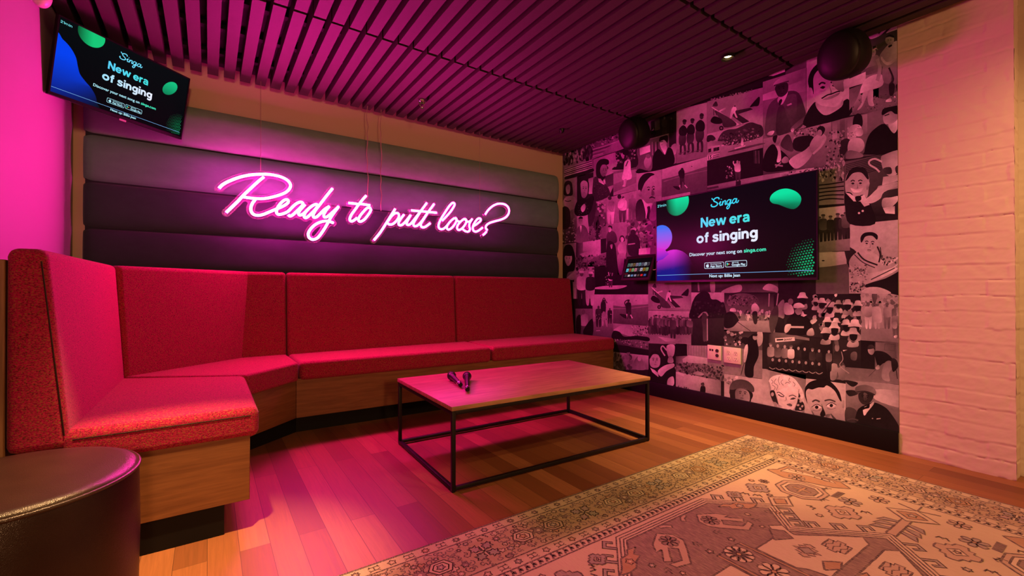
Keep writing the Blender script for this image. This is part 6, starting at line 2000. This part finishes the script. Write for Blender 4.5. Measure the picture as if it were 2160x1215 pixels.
def flower(cx, cy, r, n=8, fill=SAND, a0=0.0, heart=RUST, w=.0030):
    S.layer()
    for k in range(n):
        a = a0 + 2 * PI * k / n
        T = xf(cx, cy, a, r)
        pt = catmull([(.16, 0), (.5, -.26), (.92, -.22), (1.0, 0), (.92, .22), (.5, .26)], 3, True)
        S.poly(T(pt), fill, bump=False)
    S.layer()
    for k in range(n):
        T = xf(cx, cy, a0 + 2 * PI * k / n, r)
        S.line(T(pt), w, ink(), closed=True, bump=False)
    S.layer()
    S.poly(ellipse(cx, cy, r * .2, r * .2, 0, 10), heart, bump=False)
    S.line(ellipse(cx, cy, r * .2, r * .2, 0, 10), w * .8, ink(), closed=True, bump=False)


def rosette(cx, cy, r):
    S.layer()
    for k in range(4):
        T = xf(cx, cy, PI / 4 + k * PI / 2, r)
        leaf = [(.12, 0), (.35, -.12), (.42, -.34), (.60, -.22), (.72, -.42), (.80, -.16), (1.02, -.10), (.92, 0), (1.02, .10), (.80, .16), (.72, .42), (.60, .22), (.42, .34), (.35, .12)]
        S.poly(T(leaf), tuple(x * rr.uniform(.9, 1.2) for x in BLUE), bump=False)
        S.line(T(leaf), .0036, ink(), closed=True, bump=False)
    S.layer()
    for k in range(4):
        T = xf(cx, cy, k * PI / 2, r)
        S.line(T([(-.05, 0), (.62, 0)]), r * .10, SAND, bump=False)
        S.line(T([(0, .06), (.62, .06)]), .0022, ink(), bump=False)


def small_flower(cx, cy, r, col=None):
    S.layer(.5)
    col = col or rr.choice([BLUE, MAUVE, PINKG, RUST])
    n = rr.choice([5, 6, 8])
    a0 = rr.uniform(0, PI)
    pts = [(cx + r * (1 if k % 2 else .62) * math.cos(a0 + PI * k / n), cy + r * (1 if k % 2 else .62) * math.sin(a0 + PI * k / n)) for k in range(2 * n)]
    S.poly(pts, col, bump=False)
    S.line(pts, .0024, ink(), closed=True, bump=False)
    S.poly(ellipse(cx, cy, r * .25, r * .25, 0, 6), SAND, bump=True)


def hmotif(cx, cy, s, a):
    T = xf(cx, cy, a, s)
    S.layer(.5)
    for ln in ([(-1, -.9), (-.55, -.55), (-1, -.2)], [(1, -.9), (.55, -.55), (1, -.2)], [(-.55, -.55), (.55, -.55)], [(0, -.55), (0, .5)], [(-.75, .5), (.75, .5)], [(-.75, .5), (-.75, .85)], [(.75, .5), (.75, .85)], [(-1, .2), (-.75, .5)], [(1, .2), (.75, .5)]):
        S.line(T(ln), .0026, ink(1.2), bump=False)


def scroll(cx, cy, s, a):
    T = xf(cx, cy, a, s, rr.choice([-1, 1]))
    kind = rr.randrange(5)
    S.layer(.25)
    if kind == 0:
        pts = catmull([(-1, -.5), (-.5, .3), (0, -.3), (.5, .4), (1, -.2), (.7, -.7), (.3, -.5)], 4)
    elif kind == 1:
        pts = catmull([(-.8, .8), (-1, 0), (-.4, -.6), (.4, -.5), (.6, .2), (0, .5), (-.3, .1)], 4)
    elif kind == 2:
        pts = [(-.9, -.5), (-.9, .5), (-.3, .9), (.4, .6), (.4, 0), (-.2, -.1), (-.2, -.6), (.6, -.9)]
    elif kind == 3:
        pts = catmull([(-1, 0), (-.6, .6), (-.2, 0), (.2, .6), (.6, 0), (1, .5), (.9, -.5)], 3)
    else:
        pts = [(-.7, -.7), (-.2, -.9), (.1, -.4), (.6, -.6), (.8, 0), (.3, .3), (.5, .8), (-.1, .6), (-.6, .9), (-.5, .2), (-.9, 0)]
        S.poly(T(pts), rr.choice([PINKG, SAND, MAUVE, RUST, BEIGE]), bump=False)
        S.line(T(pts), .0024, ink(), closed=True, bump=False)
        return
    S.line(T(pts), .0026, ink(rr.choice([1, 1.5, 2.2])), bump=False)


def ring_rect(s):
    return [(-HX + s, -HY + s), (HX - s, -HY + s), (HX - s, HY - s), (-HX + s, HY - s)]


# --- borders
for s, w in ((.0045, .004), (.056, .0032), (.246, .0032), (.299, .0034), (.337, .0034)):
    S.layer()
    wear(ring_rect(s), w, ink(), closed=True)
S.layer()
for side in range(4):
    L = HX if side % 2 == 0 else HY
    D_ = HY if side % 2 == 0 else HX
    ang = side * PI / 2

    def E_(t, s):                                   # along the side, distance from its edge
        return xf(0, 0, ang)([(t, D_ - s)])[0]
    S.base = 0.0002
    # selvedge stitches
    t = -L
    while t < L:
        S.line([E_(t, 0.0), E_(t + rr.uniform(-.003, .003), .010)], .0026, tuple(x * rr.uniform(1, 2.4) for x in INK), bump=False)
        t += .0095
    for s0 in (.031, .273):
        k = 0
        t = -L + s0 + .03
        while t < L - s0 - .02:
            c = E_(t, s0)
            S.motif()
            (hmotif if k % 2 else (lambda x, y, s, a: small_flower(x, y, .016)))(c[0], c[1], .019, ang)
            k += 1
            t += .062
    # comb of dark hooks
    t = -L + .31
    while t < L - .31:
        for q in ([(0, .301), (0, .318)], [(-.008, .331), (-.003, .318), (.009, .324)], [(.001, .318), (.010, .312)]):
            S.line([E_(t + a, s) for a, s in q], .0052, ink(1.0), bump=False)
        t += .0285
    # main border: rosettes, buds and scrolls
    spots = [k * .494 + .247 for k in range(-4, 4)]
    for x in spots:
        if abs(x) < L - .12:
            c = E_(x, .152)
            S.motif()
            rosette(c[0], c[1], .060)
    t = -L + .075
    while t < L - .07:
        for s0 in (.078, .105, .133, .161, .190, .222):
            tt, ss = t + rr.uniform(-.010, .010), s0 + rr.uniform(-.007, .007)
            if any(math.hypot(tt - x, ss - .152) < .066 for x in spots):
                continue
            c = E_(tt, ss)
            S.motif()
            if rr.random() < .16:
                small_flower(c[0], c[1], rr.uniform(.010, .018))
            else:
                scroll(c[0], c[1], rr.uniform(.011, .019), rr.uniform(0, 2 * PI))
        t += .031
    for x in [k * .494 for k in range(-3, 4)]:
        for sg in (-1, 1):
            c = E_(x + sg * .075, .152)
            S.reset(S.base + 12 * S.STEP)
            if abs(x + sg * .075) < L - .1:
                S.layer()
                hexa = xf(c[0], c[1], ang, .046)([(-1, 0), (-.5, .75), (.6, .75), (1, 0), (.6, -.75), (-.5, -.75)])
                S.poly(hexa, rr.choice([RUST, PINKG, BEIGE]), bump=False)
                S.line(hexa, .0032, ink(), closed=True, bump=False)
                S.line(xf(c[0], c[1], ang, .030)([(-1, 0), (-.5, .75), (.6, .75), (1, 0), (.6, -.75), (-.5, -.75)]), .0024, ink(), closed=True, bump=False)
                small_flower(c[0], c[1], .017)
        if abs(x) < L - .1:
            c = E_(x, .152)
            S.reset(S.base + 12 * S.STEP)
            small_flower(c[0], c[1], .030, MAUVE)

# --- medallion
S.reset(0.0003)
Q = [(0, .586), (.28, .586), (.494, .372), (.363, .243), (.618, 0)]
full = Q + [(x, -y) for x, y in Q[:-1][::-1]]
full = full + [(-x, y) for x, y in full[::-1][1:-1]]


def grow(poly, d):
    """Outline moved outwards by d (clockwise polygon)."""
    n = len(poly)
    out = []
    for i in range(n):
        a, b, c = Vector(poly[i - 1]), Vector(poly[i]), Vector(poly[(i + 1) % n])
        e1, e2 = (b - a).normalized(), (c - b).normalized()
        n1, n2 = Vector((-e1.y, e1.x)), Vector((-e2.y, e2.x))
        out.append(tuple(b + (n1 + n2) * (d / max(.25, 1 + n1.dot(n2)))))
    return out


S.layer()
S.poly(grow(full, 0.0), SAND)
S.poly(grow(full, -.040), MAUVE)
for d, w in ((0, .005), (-.014, .0032), (-.027, .0032), (-.040, .004)):
    S.layer()
    wear(grow(full, d), w, ink(), closed=True, step=.02, miss=.05)
# hooks standing on the outline
for a, b in zip(full, full[1:] + full[:1]):
    va, vb = Vector(a), Vector(b)
    if (vb - va).length < .15 or abs(va.y - vb.y) < .01:
        continue
    e = (vb - va).normalized()
    nn = Vector((-e.y, e.x))
    for t in (.22, .5, .78):
        p = va.lerp(vb, t)
        T = lambda pts: [tuple(p + e * x + nn * y) for x, y in pts]
        hk = [(-.018, 0), (-.018, .052), (.030, .052), (.030, .014), (.018, .014), (.018, .038), (-.004, .038), (-.004, 0)]
        S.layer(.5)
        S.poly(T(hk), BLUE, bump=False)
        S.line(T(hk), .0030, ink(), closed=True, bump=False)


def shape(pts, fill, w=.0034, sm=False):
    if sm:
        pts = catmull(pts, 4, True)
    S.layer()
    S.poly(pts, fill, bump=False)
    S.layer(.5)
    wear(pts, w, ink(), closed=True, miss=.03)


for sx_ in (-1, 1):
    for sy_ in (-1, 1):
        S.reset(0.0005)
        Z = lambda pts: [(sx_ * x, sy_ * y) for x, y in pts]
        Z1 = lambda x, y: (sx_ * x, sy_ * y)
        # pale anchor with a flower, top of the medallion
        shape(Z([(.085, .475), (.13, .515), (.205, .475), (.235, .435), (.205, .435), (.26, .385), (.235, .37), (.175, .43), (.15, .405), (.20, .355), (.255, .365), (.25, .34), (.19, .325), (.115, .395), (.085, .43)]), PINKG)
        flower(*Z1(.135, .455), .036, 8, MAUVE)
        shape(Z([(.03, .52), (.055, .54), (.085, .545), (.085, .53), (.06, .522), (.045, .505)]), PINKG)
        # serrated cartouche near the shoulder
        shape(Z([(.27, .50), (.31, .505), (.33, .485), (.37, .48), (.41, .44), (.44, .42), (.40, .41), (.365, .415), (.335, .44), (.30, .455), (.31, .475)]), RUST)
        small_flower(*Z1(.355, .452), .020)
        # pale field panels of the middle
        shape(Z([(.085, .245), (.235, .245), (.29, .30), (.335, .27), (.30, .21), (.38, .15), (.50, .055), (.46, .022), (.125, .022), (.11, .08), (.085, .11)]), SAND)
        shape(Z([(.20, .235), (.265, .285), (.30, .245), (.27, .20)]), MAUVE)
        T = xf(*Z1(.225, .135), .2, .052, 1)
        zig = [(-1, 0), (-.75, .35), (-.6, .15), (-.4, .6), (-.2, .4), (0, .85), (.2, .4), (.4, .6), (.6, .15), (.75, .35), (1, 0), (.75, -.35), (.6, -.15), (.4, -.6), (.2, -.4), (0, -.85), (-.2, -.4), (-.4, -.6), (-.6, -.15), (-.75, -.35)]
        shape(T(zig), PINKG); shape(xf(*Z1(.225, .135), .2, .026, 1)([(-1, 0), (0, 1), (1, 0), (0, -1)]), BLUE)
        T = xf(*Z1(.345, .085), 0, .046)
        shape(T([(-1, -.3), (-.7, -.3), (-.7, -.8), (.7, -.8), (.7, -.3), (1, -.3), (1, .3), (.7, .3), (.7, .8), (-.7, .8), (-.7, .3), (-1, .3)]), PINKG)
        for k in (-.5, 0, .5):
            S.line(T([(-.8, k), (-.2, k + .15), (.2, k - .15), (.8, k)]), .0026, ink(), bump=False)
        shape(Z([(.15, .05), (.20, .075), (.25, .035), (.20, .02)]), RUST)
        for (x, y, r) in ((.31, .395, .014), (.26, .31, .012), (.07, .33, .016), (.43, .33, .012)):
            small_flower(*Z1(x, y), r)
        for (x, y) in ((.29, .35), (.07, .385), (.40, .355)):
            T = xf(*Z1(x, y), rr.uniform(0, 3), .016)
            S.layer(.5); S.line(T([(-1, -1), (0, -.3), (-1, .4)]), .0036, ink(), bump=False); S.line(T([(.1, -1), (1, -.2), (.1, .6)]), .0036, ink(), bump=False)
        # devices of the open field
        shape(Z([(.86, .582), (.875, .582), (.915, .555), (1.0, .548), (1.0, .30), (.955, .245), (.90, .30), (.865, .40), (.83, .49)]), RUST)
        shape(Z([(.90, .535), (.985, .53), (.985, .33), (.965, .31), (.955, .42), (.93, .47)]), SAND, .003)
        flower(*Z1(.885, .45), .036, 8, PINKG)
        for yy in (.49, .37):
            S.layer(.5)
            for k in (-1, 1):
                S.line(ellipse(*Z1(.968, yy + k * .016), .013, .017, 0, 14), .0032, ink(), closed=True, bump=False)
        hx_ = [(-1, .45), (-.45, 1), (.45, 1), (1, .45), (1, -.45), (.45, -1), (-.45, -1), (-1, -.45)]
        for r, c in ((.098, PINKG), (.078, SAND), (.060, MAUVE)):
            shape(xf(*Z1(.752, .372), .0, r)(hx_), c)
        shape(xf(*Z1(.752, .372), .0, .038)([(-1, -.2), (-.2, -.2), (-.2, -1), (.2, -1), (.2, -.2), (1, -.2), (1, .2), (.2, .2), (.2, 1), (-.2, 1), (-.2, .2), (-1, .2)]), RUST)
        shape(xf(*Z1(.545, .372), .0, .070)([(-1, 0), (0, .75), (1, 0), (0, -.75)]), BEIGE); shape(xf(*Z1(.545, .372), .0, .040)([(-1, 0), (0, .75), (1, 0), (0, -.75)]), RUST)
        S.line(Z([(.615, .372), (.655, .372)]), .012, ink(1.5))
        # scalloped lozenges, blossoms and small marks
        for (x, y, r) in ((.66, .175, .056), (.60, .50, .046), (.44, .525, .030)):
            pts = []
            for k in range(24):
                a = 2 * PI * k / 24
                q = r / (abs(math.cos(a)) + abs(math.sin(a))) * (1.35 if k % 2 else 1.1)
                pts.append((x + q * math.cos(a) * 1.15, y + q * math.sin(a)))
            shape(Z(pts), PINKG if r > .05 else BLUE); shape(xf(*Z1(x, y), 0, r * .55)([(-1, 0), (0, .9), (1, 0), (0, -.9)]), SAND); small_flower(*Z1(x, y), r * .24)
        flower(*Z1(.80, .195), .042, 6, BLUE); flower(*Z1(.93, .13), .036, 6, PINKG); flower(*Z1(.70, .52), .022, 6, MAUVE)
        for k in range(9):
            x, y = ((.52, .46), (.49, .50), (.57, .43), (.72, .27), (.60, .27), (.55, .22), (.74, .12), (.86, .31), (.66, .56))[k]
            if k % 3 == 2:
                small_flower(*Z1(x, y), .015)
            else:
                T = xf(*Z1(x, y), rr.uniform(0, 3), .019)
                S.layer(.5)
                S.line(T([(-1, .6), (-.4, -.6), (0, .4), (.5, -.6), (1, .5)]), .0034, ink(), bump=False); S.line(T([(-.8, -.4), (.8, -.1)]), .003, ink(), bump=False)
        for k in range(8):
            S.line(Z([(.79 + k * .011, .268), (.797 + k * .011, .240)]), .004, ink(1.3), bump=False)
    # arm and diamond on the long axis
    Zx = lambda pts: [(sx_ * x, y) for x, y in pts]
    shape(Zx([(.612, .016), (.80, .016), (.80, -.016), (.612, -.016)]), PINKG)
    for x in (.66, .705, .75):
        for sg in (-1, 1):
            shape(Zx([(x, sg * .016), (x - .034, sg * .075), (x + .006, sg * .062), (x + .014, sg * .016)]), BLUE, .003)
    shape(Zx([(.79, 0), (.865, .085), (.935, 0), (.865, -.085)]), BEIGE); shape(Zx([(.82, 0), (.865, .05), (.905, 0), (.865, -.05)]), RUST)
    small_flower(sx_ * .864, 0, .02)
    S.line(Zx([(.935, 0), (1.0, 0)]), .006, ink(1.4))
    S.line(Zx([(.96, .07), (.935, 0), (.96, -.07)]), .004, ink(1.4))
S.reset(0.0006)
# middle band with large flowers, and the centre diamond
for sy_ in (-1, 1):
    shape([(-.078, sy_ * .30), (.078, sy_ * .30), (.078, sy_ * .02), (-.078, sy_ * .02)], RUST)
    shape([(-.064, sy_ * .30), (.064, sy_ * .30), (.064, sy_ * .02), (-.064, sy_ * .02)], MAUVE)
    flower(0, sy_ * .262, .050, 10, SAND, .15)
    flower(.0, sy_ * .142, .050, 8, SAND, .3)
shape([(-.11, 0), (0, .075), (.11, 0), (0, -.075)], RUST)
shape([(-.06, 0), (0, .042), (.06, 0), (0, -.042)], SAND)
small_flower(0, 0, .022)

bm = bmesh.new()
box(bm, RX - HX, RX + HX, RY - HY, RY + HY, 0.0005, RT - 0.0004, 1)
S.add_to(bm, 0)
Sheet.STEP = 1.5e-5
for f in bm.faces:
    f.normal_update()
    if f.material_index == 0 and f.normal.z < 0:
        f.normal_flip()
o = obj('woven_top', bm, [M['rug'], plain('rug_backing', (0.30, 0.22, 0.15), 0.95)], rug, smooth=0)
